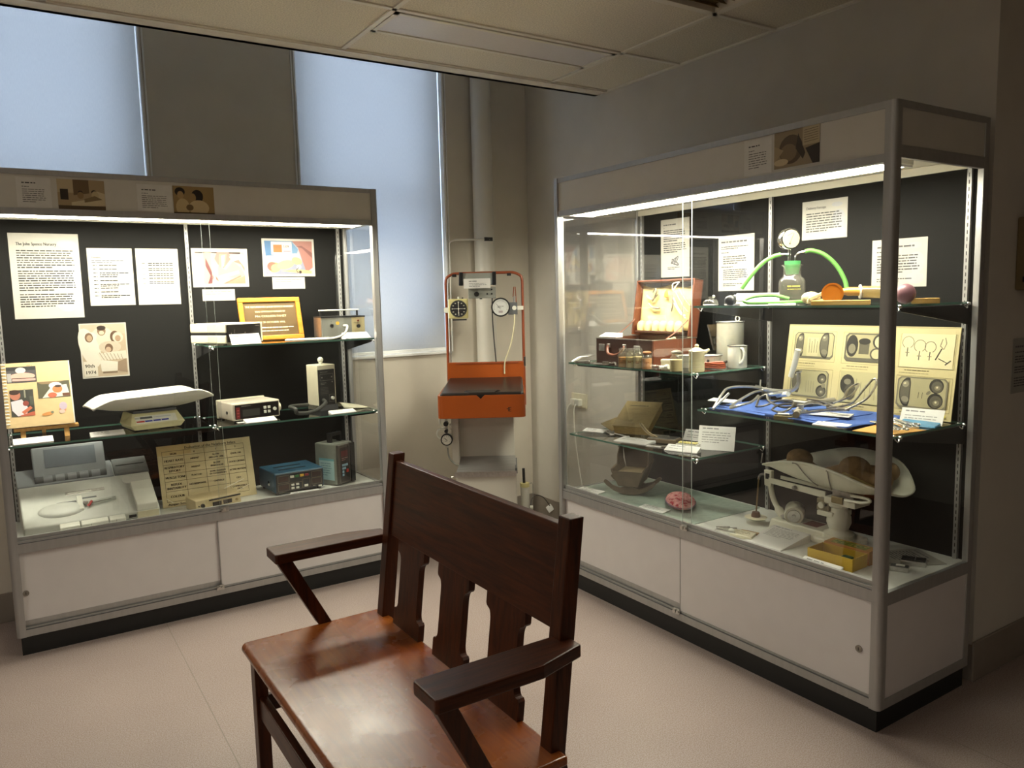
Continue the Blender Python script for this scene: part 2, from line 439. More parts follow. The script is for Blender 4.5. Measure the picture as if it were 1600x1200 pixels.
for k, (ci, ri) in enumerate(FILL_PANELS):  # added for fill light; the room's own troffers are off
    troffer(cols[ci + 1] + .02, cols[ci] - .02, rows[ri + 1] + .02, rows[ri] - .02, ['added fill light panel left of the bench, out of view', 'added fill light panel far left near the outer wall', 'added fill light panel behind the viewpoint'][k], M['lensfill'])
# air grille tile at the top edge of the photo
g = empty('air_grille', 'brown return air grille set in the ceiling grid beside the right wall', 'vent', T((-.99, -2.255, H)))
MB().box(-.565, .565, -.27, -.25, -.012, .02).box(-.565, .565, .25, .27, -.012, .02).box(-.565, -.54, -.27, .27, -.012, .02).box(.54, .565, -.27, .27, -.012, .02).build('grille_frame', M['tbar'], g)
M['grille'] = mat('dull_brown_grille', '#94835f', .6)
MB().box(-.54, .54, -.25, .25, .02, .028).build('backing', M['grille'], g)
for i in range(12):
    y = -.235 + i * .042
    MB().hexa([(-.54, y, 0), (.54, y, 0), (.54, y + .003, 0), (-.54, y + .003, 0)], [(-.54, y + .016, .018), (.54, y + .016, .018), (.54, y + .019, .018), (-.54, y + .019, .018)]).build('slat', M['grille'], g)

# skirting
struct('baseboard_back', MB().box(XL, -.008, WY - .010, WY, 0, .142), M['skirt'], bev=.003)
struct('baseboard_right', MB().box(-.010, 0, -2.897, WY, 0, .142), M['skirt'], bev=.003)
struct('baseboard_return', MB().box(-.010, XE, -2.908, -2.897, 0, .155), M['skirt'], bev=.003)

# windows with frames and panes, roller blinds in their reveals
for i, (x0, x1) in enumerate(WINS):
    n = 'window_%d' % (i + 1)
    fr = MB().box(x0, x0 + .075, .2, .25, SILL, 3.5).box(x1 - .085, x1, .2, .25, SILL, 3.5).box(x0, x1, .2, .25, SILL, SILL + .10).box(x0, x1, .2, .25, 3.4, 3.5).box(x0, x1, .2, .25, 2.07, 2.125)
    wo = struct(n, fr, M['wframe'], bev=.004)
    MB().box(x0 + .07, x1 - .08, .222, .228, SILL + .09, 2.08).build('pane', M['wglass'], wo)
    MB().box(x0 + .07, x1 - .08, .222, .228, 2.12, 3.41).build('pane', M['wglass'], wo)
    MB().box(x0, x1, WY - .012, .2, SILL - .012, SILL + .004).build('window_sill', M['railw'], wo, bev=.003)
    bl = empty('roller_blind', ['closed pale roller blind in the left window, cut off by the photo edge', 'closed pale roller blind glowing with daylight in the window behind the orange trolley'][i], 'blind', T(((x0 + x1) / 2, .085, SILL)), 'roller blinds in the window wall')
    hw = (x1 - x0) / 2
    MB().box(-hw + .016, hw - .016, 0, .0012, .022, 2.3).build('fabric', M['blind'], bl)
    MB().box(-hw + .016, hw - .016, -.008, .010, .006, .026).build('bottom_rail', M['railw'], bl, bev=.002)
    for s in (-1, 1):
        xx = s * (hw - .006)
        MB().box(xx - .005, xx + .005, -.045, .012, 0, 2.3).build('side_channel', M['railw'], bl)
        MB().box(s * (hw + .010) - .004, s * (hw + .010) + .004, -.047, -.041, 0, 2.3).build('cover_strip', M['railw'], bl)

# ------------------------------------------------------------------ showcases
def showcase(key, D, Lr, label, joint, lock_u, lock_door):
    c = empty('display_case', label, 'display case', FR[key], 'glass display cases on black plinths')
    alu = M['alu']
    MB().box(.015, Lr - .015, .015, D - .005, 0, .0836).build('plinth', M['blackb'], c)
    z0, z1 = .0836, 2.08
    pw = .036
    def q(cx, cy, sx, sy):   # quarter-round front post
        pts = [(cx + sx * pw, cy), (cx + sx * pw, cy + sy * pw), (cx, cy + sy * pw)]
        for k in range(6):
            a = PI / 2 * k / 5; pts.append((cx + sx * .016 * (1 - math.sin(a)), cy + sy * .016 * (1 - math.cos(a))))
        return pts
    for sx, cx in ((1, 0), (-1, Lr)):
        pts = [(cx + sx * .016 * (1 - math.cos(a)), .016 * (1 - math.sin(a))) for a in [PI / 2 * k / 6 for k in range(7)]] + [(cx + sx * pw, 0), (cx + sx * pw, pw), (cx, pw)]
        MB().prism(pts, z0, z1).build('corner_post', alu, c)
        MB().box(min(cx, cx + sx * .022), max(cx, cx + sx * .022), D - .032, D, z0, z1).build('corner_post', alu, c, bev=.002)
    a_, b_ = pw, Lr - pw
    # front rails with sliding tracks
    MB().box(a_, b_, .004, .03, z0, .115).box(a_, b_, .010, .014, .115, .124).box(a_, b_, .022, .03, .115, .150).build('bottom_rail', alu, c)
    MB().box(a_, b_, .004, .032, .455, .497).box(a_, b_, .007, .011, .497, .508).box(a_, b_, .018, .032, .497, .523).build('deck_rail', alu, c)
    MB().box(a_, b_, .004, .034, 1.893, 1.920).build('header_rail', alu, c)
    MB().box(a_, b_, .004, .034, 2.058, z1).build('top_rail', alu, c)
    for x0, x1 in ((0, .016), (Lr - .016, Lr)):
        for n, za, zb in (('bottom_rail', z0, .118), ('deck_rail', .447, .492), ('header_rail', 1.905, 1.944), ('top_rail', 2.058, z1)):
            MB().box(x0, x1, pw, D - .032, za, zb).build(n, alu, c)
        sx = .004 if x0 == 0 else Lr - .012
        MB().box(sx, sx + .008, pw, D - .03, .118, .447).build('end_panel', M['white'], c)
        MB().box(sx, sx + .008, pw, D - .03, 1.944, 2.058).build('header_end_panel', M['hpan'], c)
        gx = .006 if x0 == 0 else Lr - .012
        MB().box(gx, gx + .006, pw - .004, D - .03, .492, 1.906).build('end_pane', M['glass'], c)
    MB().box(a_, b_, .010, .020, 1.920, 2.058).build('header_panel', M['hpan'], c)
    MB().box(.012, Lr - .012, .012, D, 2.064, 2.074).build('top_panel', M['hpan'], c)
    MB().box(.012, Lr - .012, .034, D - .012, 1.946, 1.956).build('soffit', M['inner'], c)
    MB().box(.022, Lr - .022, D - .026, D - .014, 1.915, 1.944).build('rear_lip', M['inner'], c)
    MB().box(.012, Lr - .012, .03, D - .008, .470, .488).build('deck', M['deck'], c)
    MB().box(.02, Lr - .02, D - .012, D - .004, .488, 1.944).build('back_panel', M['backp'], c)
    MB().box(.02, Lr - .02, D - .010, D - .003, z0, .470).build('rear_panel', M['white'], c)
    # base doors: left one runs behind the right one
    dl = MB().box(a_, joint + .04, .0235, .0285, .118, .462).build('sliding_door', M['white'], c)
    dr = MB().box(joint, b_, .0145, .0200, .112, .460).build('sliding_door', M['white'], c)
    MB().box(joint - .004, joint, .0135, .0205, .112, .460).build('edge_strip', M['alu'], dr)
    lb = MB().cyl((lock_u, .030, .272), (lock_u, .011 if lock_door == 'r' else .020, .272), .0125, 16)
    ld = dl if lock_door == 'l' else dr
    lb.build('lock', M['dsteel'], ld)
    yy = .0105 if lock_door == 'r' else .0195
    MB().box(lock_u - .001, lock_u + .001, yy - .0008, yy, .266, .278).build('keyhole', M['slot'], ld)
    for zz, nm in ((.506, 'g'), (.121, 'd')):
        bx = joint + (.0 if nm == 'd' else .045)
        k = MB().cyl((bx - .018, .004, zz), (bx - .018, -.010, zz), .0085, 12).cyl((bx - .002, .004, zz), (bx - .002, -.006, zz), .006, 12).box(bx - .028, bx + .006, .001, .006, zz - .012, zz + .012)
        k.build('door_catch', M['steel'], c)
    for za, zb, nm in ((.4965, .4985, 'deck'), (.1148, .1165, 'base')): MB().box(a_, b_, .0032, .0145, za, zb).build('track_groove', M['darkg'], c)
    # sliding glass
    for x0, x1, y0, y1, za in ((a_ - .004, joint + .052, .0245, .0295, .509), (joint + .012, b_ + .004, .0125, .0175, .500)):
        g = MB(); vs = [(x0, y0, za), (x1, y0, za), (x1, y1, za), (x0, y1, za), (x0, y0, 1.905), (x1, y0, 1.905), (x1, y1, 1.905), (x0, y1, 1.905)]
        g.add(vs, [(0, 1, 5, 4), (2, 3, 7, 6)]); g.cur = 1; g.add(vs, [(1, 2, 6, 5), (3, 0, 4, 7), (4, 5, 6, 7), (3, 2, 1, 0)])
        g.build('glass_door', [M['glass'], M['pedge']], c)
    # tube behind the header
    lt = MB().box(.06, Lr - .06, .042, .210, 1.9015, 1.946).build('light_batten', M['inner'], c, bev=.002)
    MB().box(.075, Lr - .075, .052, .200, 1.8985, 1.902).build('light_tube', M['tubee'], lt)   # strip diffuser, shining down
    for u in (.062, Lr - .075): MB().box(u, u + .013, .045, .207, 1.895, 1.916).build('lamp_holder', M['white'], lt)
    # slotted uprights
    for u in (.045, .888, Lr - .052):
        p = MB().box(u - .008, u + .008, D - .026, D - .012, .489, 1.915).build('slotted_upright', M['alu'], c)
        s = MB()
        for i in range(56): s.box(u - .0016, u + .0016, D - .0264, D - .0255, .51 + i * .025, .524 + i * .025)
        s.build('slots', M['slot'], p)['kind'] = 'stuff'
    return c

def shelf(case, D, u0, u1, ztop, v0, nb=(0, 1)):
    th = .008; v1 = D - .03
    g = MB(); z0 = ztop - th
    vs = [(u0, v0, z0), (u1, v0, z0), (u1, v1, z0), (u0, v1, z0), (u0, v0, ztop), (u1, v0, ztop), (u1, v1, ztop), (u0, v1, ztop)]
    g.add(vs, [(3, 2, 1, 0), (4, 5, 6, 7)]); g.cur = 1
    g.add(vs, [(0, 1, 5, 4), (1, 2, 6, 5), (2, 3, 7, 6), (3, 0, 4, 7)])
    o = g.build('glass_shelf', [M['shelfg'], M['gedge']], case)
    for k, u in ((0, u0 + .004), (1, u1 - .004)):
        if k not in nb: continue
        t = .0018
        MB().prism([(v0 + .045, z0 - .003), (v1 + .008, z0 - .003), (v1 + .008, z0 - .075), (v0 + .06, z0 - .016)], u - t, u + t, 'x').build('bracket', M['blackp'], o)
        for v in (v0 + .035, v1 - .02):
            cl = MB()
            for du in (-.011, .011): cl.ball((u + du, v, z0 + .002), .008, .008, .007, 10, 6)
            cl.tube(cr([(u, v - .012, z0 - .004), (u + .006, v, z0 - .014), (u, v + .012, z0 - .004)], 4), .002, 6)
            cl.build('clip', M['chrome'], o)
    return o

CL = showcase('L', LD, LL, 'low-lit glass display case on the left under the windows, nursery equipment inside', .858, .018 + .03, 'l')
CR = showcase('R', RD, RL, 'large glass display case along the right wall with obstetric instruments inside', .868, 1.712, 'r')
shelf(CL, LD, .895, 1.737, 1.300, .045)
shelf(CL, LD, .895, 1.737, .905, .045)
shelf(CL, LD, .030, .880, .915, .045)
shelf(CR, RD, .03, .880, 1.160, .060)
shelf(CR, RD, .03, .880, .790, .060)
shelf(CR, RD, .897, 1.765, 1.445, .060)
shelf(CR, RD, .897, 1.765, 1.008, .085)
MB().box(.03, .855, .06, RD - .03, .4885, .4905).build('deck_mat', M['felt'], CR)

# ------------------------------------------------------------------ bench
BX, BY = -2.2, -2.4
bn = empty('wooden_bench', 'dark wooden two-seat settle with fretted splats and sloping arms, in front', 'bench', T((BX, BY, 0)))
def W(mb, name, m, bev=.003, **k):
    mb.M = Matrix()
    o = mb.build(name, m, bn, bev=bev, **k); return o
def bb(x0, x1, y0, y1, z0, z1): return MB().box(x0 - BX, x1 - BX, y0 - BY, y1 - BY, z0, z1)
def rk(z): return -1.995 + .068 * max(0, (z - .42)) / .56      # rake of the back: x of its front face
yl, yr = -1.905, -2.925
# seat with a rounded front edge
pts = [(-1.965, .408), (-1.965, .432)]
for k in range(9):
    a = PI / 2 + PI * k / 8; pts.append((-2.425 + .017 * math.cos(a), .414 + .018 * math.sin(a)))
MB_ = MB().prism([(p[0] - BX, p[1]) for p in pts], -2.955 - BY, -1.872 - BY, 'y', smooth=True)
MB_.build('seat', M['seat'], bn, bev=.006, seg=3)
for y in (yl, yr):
    s = -1 if y == yl else 1
    ya, yb_ = sorted((y + s * .0, y - (.046 if y == yr else -.0) - (.046 if y == yl else 0)))
    ya, yb_ = (y - .046, y) if y == yl else (y, y + .046)
    # rear leg and raked back post in one piece
    P = [(-1.93, 0), (-1.995, .42), (rk(.985), .985), (rk(.985) + .042, .985), (-1.950, .42), (-1.885, 0)]
    MB().prism([(p[0] - BX, p[1]) for p in P], ya - BY, yb_ - BY, 'y').build('back_post', M['woodz'], bn, bev=.003)
    bb(-2.425, -2.385, ya, yb_, 0, .408).build('front_leg', M['woodz'], bn, bev=.003)
    bb(-2.39, -1.93, ya + .012, yb_ - .012, .215, .270).build('side_rail', M['woodx'], bn, bev=.003)
    bb(-2.40, -1.96, ya + .01, yb_ - .01, .34, .407).build('seat_rail', M['woodx'], bn)
    # arm: tapered board notched at the post
    yc = (-1.842) if y == yl else (-2.945)
    ins = 1 if y == yr else -1
    o_ = [(-2.325, yc - .052), (-2.325, yc + .052), (-2.10, yc + .052), (-1.935, yc + .020 + ins * .012), (-1.935, yc - .020 + ins * .012), (-2.10, yc - .052)]
    o_ = [(-2.325, yc - .050), (-2.318, yc - .055), (-2.06, yc - .055), (-1.93, yc - (.055 if ins > 0 else .0) + (.035 if ins > 0 else -.055)), (-1.93, yc + (.055 if ins > 0 else .02)), (-2.06, yc + .055), (-2.318, yc + .055), (-2.325, yc + .050)]
    MB().prism([(p[0] - BX, p[1] - BY) for p in o_], .668, .700, 'z').build('arm', M['woodx'], bn, bev=.004)
    w2 = .021
    MB().hexa([(-2.185 - BX, yc2 - BY, .43) for yc2 in ()] or [(-2.190 - BX, y0 - BY, .430) for y0 in (0,)] * 0 or
              [(-2.19 - BX, yc + .0 - w2 - BY - (.02 if ins < 0 else -.02), .43), (-2.145 - BX, yc - w2 - BY - (.02 if ins < 0 else -.02), .43), (-2.145 - BX, yc + w2 - BY - (.02 if ins < 0 else -.02), .43), (-2.19 - BX, yc + w2 - BY - (.02 if ins < 0 else -.02), .43)],
              [(-2.315 - BX, yc - w2 - BY, .668), (-2.265 - BX, yc - w2 - BY, .668), (-2.265 - BX, yc + w2 - BY, .668), (-2.315 - BX, yc + w2 - BY, .668)]).build('arm_brace', M['woodz'], bn, bev=.003)
bb(-2.415, -2.39, yr + .04, yl - .04, .205, .275).build('front_stretcher', M['woody'], bn, bev=.003)
bb(-1.95, -1.925, yr + .04, yl - .04, .215, .270).build('rear_stretcher', M['woody'], bn, bev=.003)
bb(-2.405, -2.385, yr + .04, yl - .04, .345, .407).build('seat_rail', M['woody'], bn)
bb(-1.985, -1.965, yr + .04, yl - .04, .345, .407).build('seat_rail', M['woody'], bn)
# top panel of the back
za, zb = .712, .962
MB().hexa([(rk(za) + .008 - BX, yr + .04 - BY, za), (rk(za) + .030 - BX, yr + .04 - BY, za), (rk(za) + .030 - BX, yl - .04 - BY, za), (rk(za) + .008 - BX, yl - .04 - BY, za)],
          [(rk(zb) + .008 - BX, yr + .04 - BY, zb), (rk(zb) + .030 - BX, yr + .04 - BY, zb), (rk(zb) + .030 - BX, yl - .04 - BY, zb), (rk(zb) + .008 - BX, yl - .04 - BY, zb)]).build('back_panel', M['woody'], bn, bev=.002)
# fretted splats
def splat(yc, hw):
    n = hw * .72
    prof = [(hw, .43), (hw, .482), (hw - .006, .488)]
    for k in range(6):
        a = PI / 2 * k / 5; prof.append((n + (hw - .012 - n) * (1 - math.sin(a)), .488 + .026 * (1 - math.cos(a))))
    for k in range(6):
        a = PI / 2 * k / 5; prof.append((n + (hw - .012 - n) * (1 - math.cos(a)), .640 + .03 * math.sin(a)))
    prof += [(hw - .004, .674), (hw, .68), (hw, .725)]
    poly = prof + [(-a, z) for a, z in prof[::-1]]
    m = MB(); t = .020
    f = [(rk(z) + .010 - BX, yc + a - BY, z) for a, z in poly]; k2 = [(p[0] + t, p[1], p[2]) for p in f]; nn = len(poly)
    # quads between left and right outlines keep the outline exact
    h = len(prof)
    for side in (f, k2):
        m.add(side, [(i, i + 1, nn - 2 - i, nn - 1 - i) for i in range(h - 1)])
    m.add(f + k2, [(i, (i + 1) % nn, nn + (i + 1) % nn, nn + i) for i in range(nn)])
    m.build('splat', M['woodz'], bn)
for yc in (-2.108, -2.390, -2.672): splat(yc, .093)
# ------------------------------------------------------------------ placing
def P(key, u, v, z, rot=0): return FR[key] @ T((u, v, z)) @ RZ(rot)
DD = {'L': LD, 'R': RD}
INK = '#3a3a3c'

def sheet(name, label, cat, Mx, w, h, pic=None, t=.0012, m=None, group=None, gain=1.0):
    o = MB().box(0, w, 0, h, -t, 0).build(name, m or M['sheetp'])
    o.matrix_world = Mx; tag(o, label, cat, group)
    if pic: pic.put('print', o, gain=gain)
    return o
def onback(key, u, z, w, h, name, label, cat, pic, tilt=0, m=None, group=None):
    return sheet(name, label, cat, FR[key] @ T((u, DD[key] - .0135, z)) @ RX(90) @ RZ(tilt), w, h, pic, m=m, group=group, gain=.47)  # gain darkens the print to offset the strong lamp light here
def onheader(key, u, z, w, h, name, label, cat, pic, m=None):
    return sheet(name, label, cat, FR[key] @ T((u, .0085, z)) @ RX(90), w, h, pic, m=m)
def cardpic(w, h, n=3, head=True):
    p = Pic(); m = w * .1; pt = min(.011, h * .8 / (n + 1.6)); y = h - pt * 1.3
    if head: p.block(m, y, w * .45, 1, pt * 1.2, '#77777a', .36, 1); y -= pt * 1.6
    p.block(m, y, w - 2 * m, n, pt, '#8a8a88', .3)
    return p
def card(key, u, v, z, w, d, rot, label, tilt=0, t=.003, n=2, group=None):
    """A caption card: flat foam board, or a wedge that leans it towards the viewer."""
    a = math.radians(tilt)
    if tilt <= 40:
        mb = MB(); c, s = d * math.cos(a), d * math.sin(a)
        mb.hexa([(0, 0, 0), (w, 0, 0), (w, c, 0), (0, c, 0)], [(0, 0, t), (w, 0, t), (w, c, t + s), (0, c, t + s)])
        o = mb.build('caption_card', M['paper']); o.matrix_world = P(key, u, v, z, rot)
    else:
        o = MB().box(0, w, 0, d, -.0012, 0).build('caption_card', M['paper']); o.matrix_world = P(key, u, v, z + .0012, rot) @ RX(tilt)
        MB().hexa([(w * .35, d * .75, -.0012), (w * .65, d * .75, -.0012), (w * .65, d * .70, -.0012), (w * .35, d * .70, -.0012)],
                  [(w * .35, d * .75 - d * .75 * math.sin(a) * math.sin(a) * .55, -d * .5), (w * .65, d * .75 - d * .75 * math.sin(a) * math.sin(a) * .55, -d * .5), (w * .65, d * .7 - d * .75 * math.sin(a) * math.sin(a) * .55, -d * .5), (w * .35, d * .7 - d * .75 * math.sin(a) * math.sin(a) * .55, -d * .5)]).build('strut', M['paper'], o)
    tag(o, label, 'card', group)
    if w > .05:
        p = cardpic(w, d, n); Mx = (T((0, 0, t)) @ RX(tilt)) if tilt <= 40 else Matrix()
        p.put('print', o, Mx)
    return o

# ================================================================== LEFT CASE
# --- sheets pinned on the black back
p = Pic(); W_, H_ = .288, .402
for (x, y, rx, ry) in ((.235, .355, .04, .018), (.24, .17, .03, .09), (.20, .20, .03, .06), (.22, .06, .04, .03)): p.ell('#d6d8de', x, y, rx, ry)
for k in range(5): p.line('#d6d8de', [(.16 + .1 * math.cos(t) * (1 - k * .1), .14 + .13 * math.sin(t) * (1 - k * .1)) for t in [i * PI / 8 - .6 for i in range(12)]], .0015)
p.text('The John Spence Nursery', .028, .345, .021, '#2a2a30', width=.165, bold=.001)
p.block(.028, .318, .235, 8, .0112, '#33332f', .44); p.block(.028, .222, .235, 9, .0112, '#33332f', .44); p.block(.028, .112, .235, 6, .0112, '#33332f', .44)
onback('L', .108, 1.452, W_, H_, 'information_sheet', 'large cream text sheet on the nursery pinned at the far left of the black back', 'sheet', p)
p = Pic(); p.ell('#d6d8de', .17, .255, .022, .011); p.ell('#d6d8de', .165, .09, .03, .06); p.ell('#d6d8de', .18, .14, .015, .05)
p.text('Timeline', .018, .232, .012, '#444448', bold=.0004); p.block(.018, .218, .15, 2, .010, '#4a4a4c', .34)
for k in range(9):
    yy = .195 - k * .0185; p.block(.022, yy, .018, 1, .009, '#3c3c3e', .38, 1); p.block(.05, yy, .135, 1 + (k % 3 == 2), .0085, '#2c2c2e', .46)
onback('L', .427, 1.507, .201, .281, 'timeline_sheet', 'white dated timeline sheet, left one of the pair beside the large nursery text', 'sheet', p)
p = Pic(); p.ell('#d6d8de', .026, .255, .022, .011); p.ell('#d6d8de', .046, .09, .042, .06); p.ell('#d6d8de', .026, .15, .02, .05)
for k, y in enumerate((.207, .197, .180, .172, .154, .146, .131, .114, .106)):
    p.block(.056, y, .13, 1, .009, '#2c2c2e', .46, .9)
    if k % 2 == 0: p.block(.026, y, .018, 1, .009, '#777', .35, 1)
onback('L', .643, 1.506, .2, .283, 'timeline_sheet', 'white half-empty timeline sheet, right one of the pair next to the slotted upright', 'sheet', p)
# photograph: tape measure against skin
p = Pic(); w_, h_ = .287, .203; x0, y0, x1, y1 = .018, .017, .269, .184
p.rect('#f0cdb4', x0, y0, x1 - x0, y1 - y0)
p.poly('#2d2526', [(x0, y1), (.08, y1), (.05, y1 - .006), (x0, y1 - .004)]); p.poly('#3a2a2c', [(.07, y1), (.25, y1), (.25, y1 - .01), (.12, y1 - .006)])
p.poly('#c98a80', [(.13, .184), (.19, .184), (.2, .15), (.16, .10), (.13, .12), (.115, .15)])
p.poly('#e5a890', [(.14, .175), (.18, .175), (.165, .11), (.135, .10)]); p.poly('#f5ece4', [(.15, .165), (.17, .17), (.16, .11), (.15, .105)])
p.poly('#efe9e2', [(.19, .16), (.255, .175), (x1, .165), (x1, .12), (.21, .135)]); p.poly('#d98474', [(.21, .135), (.25, .12), (x1, .08), (x1, .10), (.24, .145)])
p.poly('#efc0a2', [(.13, .11), (.17, .09), (.21, .135), (.25, .10), (x1, .06), (.2, .05), (.13, .06)])
p.poly('#8e4a4e', [(.07, .155), (.08, .13), (.095, .09), (.105, .05), (.095, .02), (.075, .017), (.09, .06), (.068, .11)])
p.poly('#a85c58', [(.115, .06), (.125, .045), (.13, .03), (.118, .04)])
p.poly('#e79a80', [(.16, .017), (x1, .06), (x1, .017)]); p.poly('#c6806c', [(.15, .017), (.245, .062), (.25, .055), (.165, .017)])
p.poly('#faf7ee', [(.135, .06), (.235, .087), (.24, .072), (.14, .042)]); 
for k in range(4): p.text('%d' % (k + 3), .147 + k * .025, .054 + k * .0066, .009, '#888')
onback('L', .908, 1.591, w_, h_, 'photograph', 'colour photograph of a paper tape measure laid along pink skin', 'photograph', p, tilt=0)
onback('L', .951, 1.519, .166, .06, 'caption_card', 'small white caption pinned right under the tape measure photograph', 'card', cardpic(.166, .06, 2, False))
# photograph: baby doll with stethoscope
p = Pic(); w_, h_ = .292, .207
p.rect('#b6bccb', .012, .012, w_ - .024, h_ - .024)
p.poly('#4c83b8', [(.014, .195), (.17, .193), (.17, .11), (.02, .105)]); p.poly('#6d9cc4', [(.165, .19), (.2, .15), (.19, .12), (.165, .12)])
p.rect('#f1efe6', .05, .12, .115, .07); p.rect('#e8792f', .062, .132, .048, .042); p.text('5.09', .116, .158, .019, '#7a4a4a', bold=.001); p.rect('#a88', .118, .136, .04, .006)
p.poly('#f4f2ec', [(.018, .10), (.19, .118), (.19, .128), (.018, .112)]); p.poly('#b87a6e', [(.165, .195), (.28, .195), (.28, .05), (.24, .02), (.2, .16)])
p.poly('#8c5048', [(.19, .165), (.22, .17), (.28, .13), (.28, .10), (.225, .155)]); p.poly('#e8e4d2', [(.014, .10), (.2, .12), (.205, .09), (.014, .07)])
p.poly('#9ea3bb', [(.014, .06), (.22, .09), (.24, .03), (.2, .012), (.014, .012)])
p.ell('#e0b074', .062, .05, .034, .028); p.ell('#c9705c', .05, .056, .026, .024); p.ell('#ecc98a', .07, .046, .026, .022)
p.ell('#f0d896', .125, .065, .05, .024, 12); p.ell('#eecf8a', .19, .085, .03, .02, -20); p.poly('#efd08e', [(.10, .03), (.2, .018), (.27, .016), (.272, .03), (.2, .04)])
p.ell('#f6f4ee', .2, .052, .013); p.line('#333', [(.2, .05), (.185, .036), (.19, .022), (.205, .025)], .004); p.ell('#3c2424', .207, .024, .008)
onback('L', 1.275, 1.645, w_, h_, 'photograph', 'colour photograph of a baby doll with a stethoscope by a weighing display', 'photograph', p)
onback('L', 1.322, 1.576, .183, .065, 'caption_card', 'small white caption pinned under the baby doll photograph', 'card', cardpic(.183, .065, 2, False))
# 90th 1974
p = Pic(); w_, h_ = .209, .27
p.rect('#cdb99c', .006, .006, w_ - .012, h_ - .012); p.rect('#d8c7ac', .006, .215, w_ - .012, .05); p.ell('#e8ddc8', .10, .19, .055, .06); p.ell('#9a7a5c', .097, .232, .019, .024); p.ell('#3c2c20', .097, .246, .02, .012); p.ell('#e6d4ba', .097, .222, .012, .010)
p.ell('#efe6d6', .04, .15, .042, .10, 15); p.ell('#efe8da', .045, .205, .032, .022); p.ell('#8a6a50', .04, .20, .018, .024); p.ell('#c8ac8c', .042, .197, .012, .016)
p.ell('#6d5038', .155, .20, .022, .03); p.ell('#e6d8c2', .168, .197, .024, .026); p.ell('#b99a7c', .168, .192, .013, .016)
p.ell('#d9cbb4', .13, .15, .05, .03); p.ell('#7a5c44', .125, .145, .018, .022); p.ell('#cfb498', .122, .138, .012, .014); p.poly('#e9dfcc', [(.07, .12), (.2, .13), (.203, .09), (.09, .085)])
for k in range(7): p.line('#8d775e', [(.08 + k * .016, .125 - k * .002), (.10 + k * .014, .085)], .002)
p.poly('#efe8d8', [(.08, .088), (.16, .075), (.155, .03), (.085, .03)]); p.poly('#a08870', [(.16, .075), (.2, .09), (.2, .02), (.157, .03)]); p.rect('#8a745c', .09, .02, .065, .008)
p.rect('#efe7d6', .008, .008, .06, .075); p.text('90th', .012, .052, .024, '#2a221c', bold=.001); p.text('1974', .012, .020, .024, '#2a221c', bold=.001)
onback('L', .366, 1.151, w_, h_, 'anniversary_photograph', 'sepia 1974 photograph of staff leaning over a cot, below the timeline sheets', 'photograph', p)
# header sheets
def hdr(key, u, z, w, h, label):
    p = Pic(); p.block(.02, h - .026, w * .4, 1, .011, '#3c3b38', .4, 1); p.block(.02, h - .041, .03, 1, .007, '#555', .4, 1); p.block(.02, h - .052, w - .04, 7, .0085, '#5c5b55', .32)
    return onheader(key, u, z, w, h, 'header_caption', label, 'card', p, M['capp'])
M['capp'] = mat('caption_paper', (.66, .64, .59), .6)
hdr('L', .150, 1.922, .125, .126, 'pale caption on the case header, left one of the two text squares')
hdr('L', .606, 1.923, .148, .12, 'pale caption on the case header, between the two sepia photographs')
hdr('R', 1.202, 1.925, .124, .128, 'pale caption on the header of the right wall case, left of the sepia photograph')
p = Pic(); w_, h_ = .18, .126; p.rect('#a08b68', 0, 0, w_, h_); p.rect('#b7a684', 0, .07, .06, .056); p.poly('#6b5538', [(.06, .126), (.12, .126), (.12, .07), (.06, .06)]); p.rect('#2a1e12', .01, .04, .03, .045); p.poly('#c4b490', [(.05, .03), (.12, .045), (.15, .08), (.18, .07), (.18, .02), (.05, .01)])
p.ell('#33261a', .086, .072, .009); p.ell('#8a7048', .086, .06, .012, .015); p.ell('#2c2014', .138, .075, .010); p.ell('#b9a67e', .142, .062, .014, .018); p.poly('#7d6846', [(.1, .03), (.17, .045), (.14, .06), (.1, .045)]); p.rect('#55432b', 0, 0, w_, .016)
onheader('L', .298, 1.921, w_, h_, 'sepia_photograph', 'sepia photograph of two women by a bed on the header of the left case', 'photograph', p)
p = Pic(); w_, h_ = .179, .126; p.rect('#957c4e', 0, 0, w_, h_); p.ell('#241a10', .03, .10, .022, .02); p.ell('#a88c5c', .032, .085, .014, .018); p.ell('#20160e', .105, .082, .026, .03); p.ell('#9a7e52', .085, .075, .014, .02); p.ell('#c3ae84', .11, .03, .045, .035); p.ell('#bda678', .04, .03, .03, .04); p.ell('#6d5634', .07, .03, .016, .014); p.rect('#3f301c', 0, 0, w_, .008)
onheader('L', .757, 1.918, w_, h_, 'sepia_photograph', 'sepia photograph of two dark haired figures close together on a header', 'photograph', p)
p = Pic(); w_, h_ = .186, .127; p.rect('#8f7f62', 0, 0, w_, h_); p.ell('#5a4a34', .07, .06, .05, .05); p.ell('#7d6a4c', .06, .05, .035, .03); p.poly('#3a2e20', [(.1, .11), (.13, .04), (.12, .02), (.09, .06)]); p.rect('#b4a484', .118, .065, .068, .062)
for k in range(6): p.line('#6d5c40', [(.124, .075 + k * .008), (.18, .078 + k * .008)], .002)
p.poly('#2c2218', [(.13, .055), (.186, .065), (.186, .0), (.16, .0)]); p.poly('#a08e6c', [(0, .02), (.04, .06), (.0, .08)]); p.ell('#c2b08a', .03, .02, .03, .012)
onheader('R', 1.337, 1.932, w_, h_, 'sepia_photograph', 'sepia photograph of a curled object on the right wall case header', 'photograph', p)

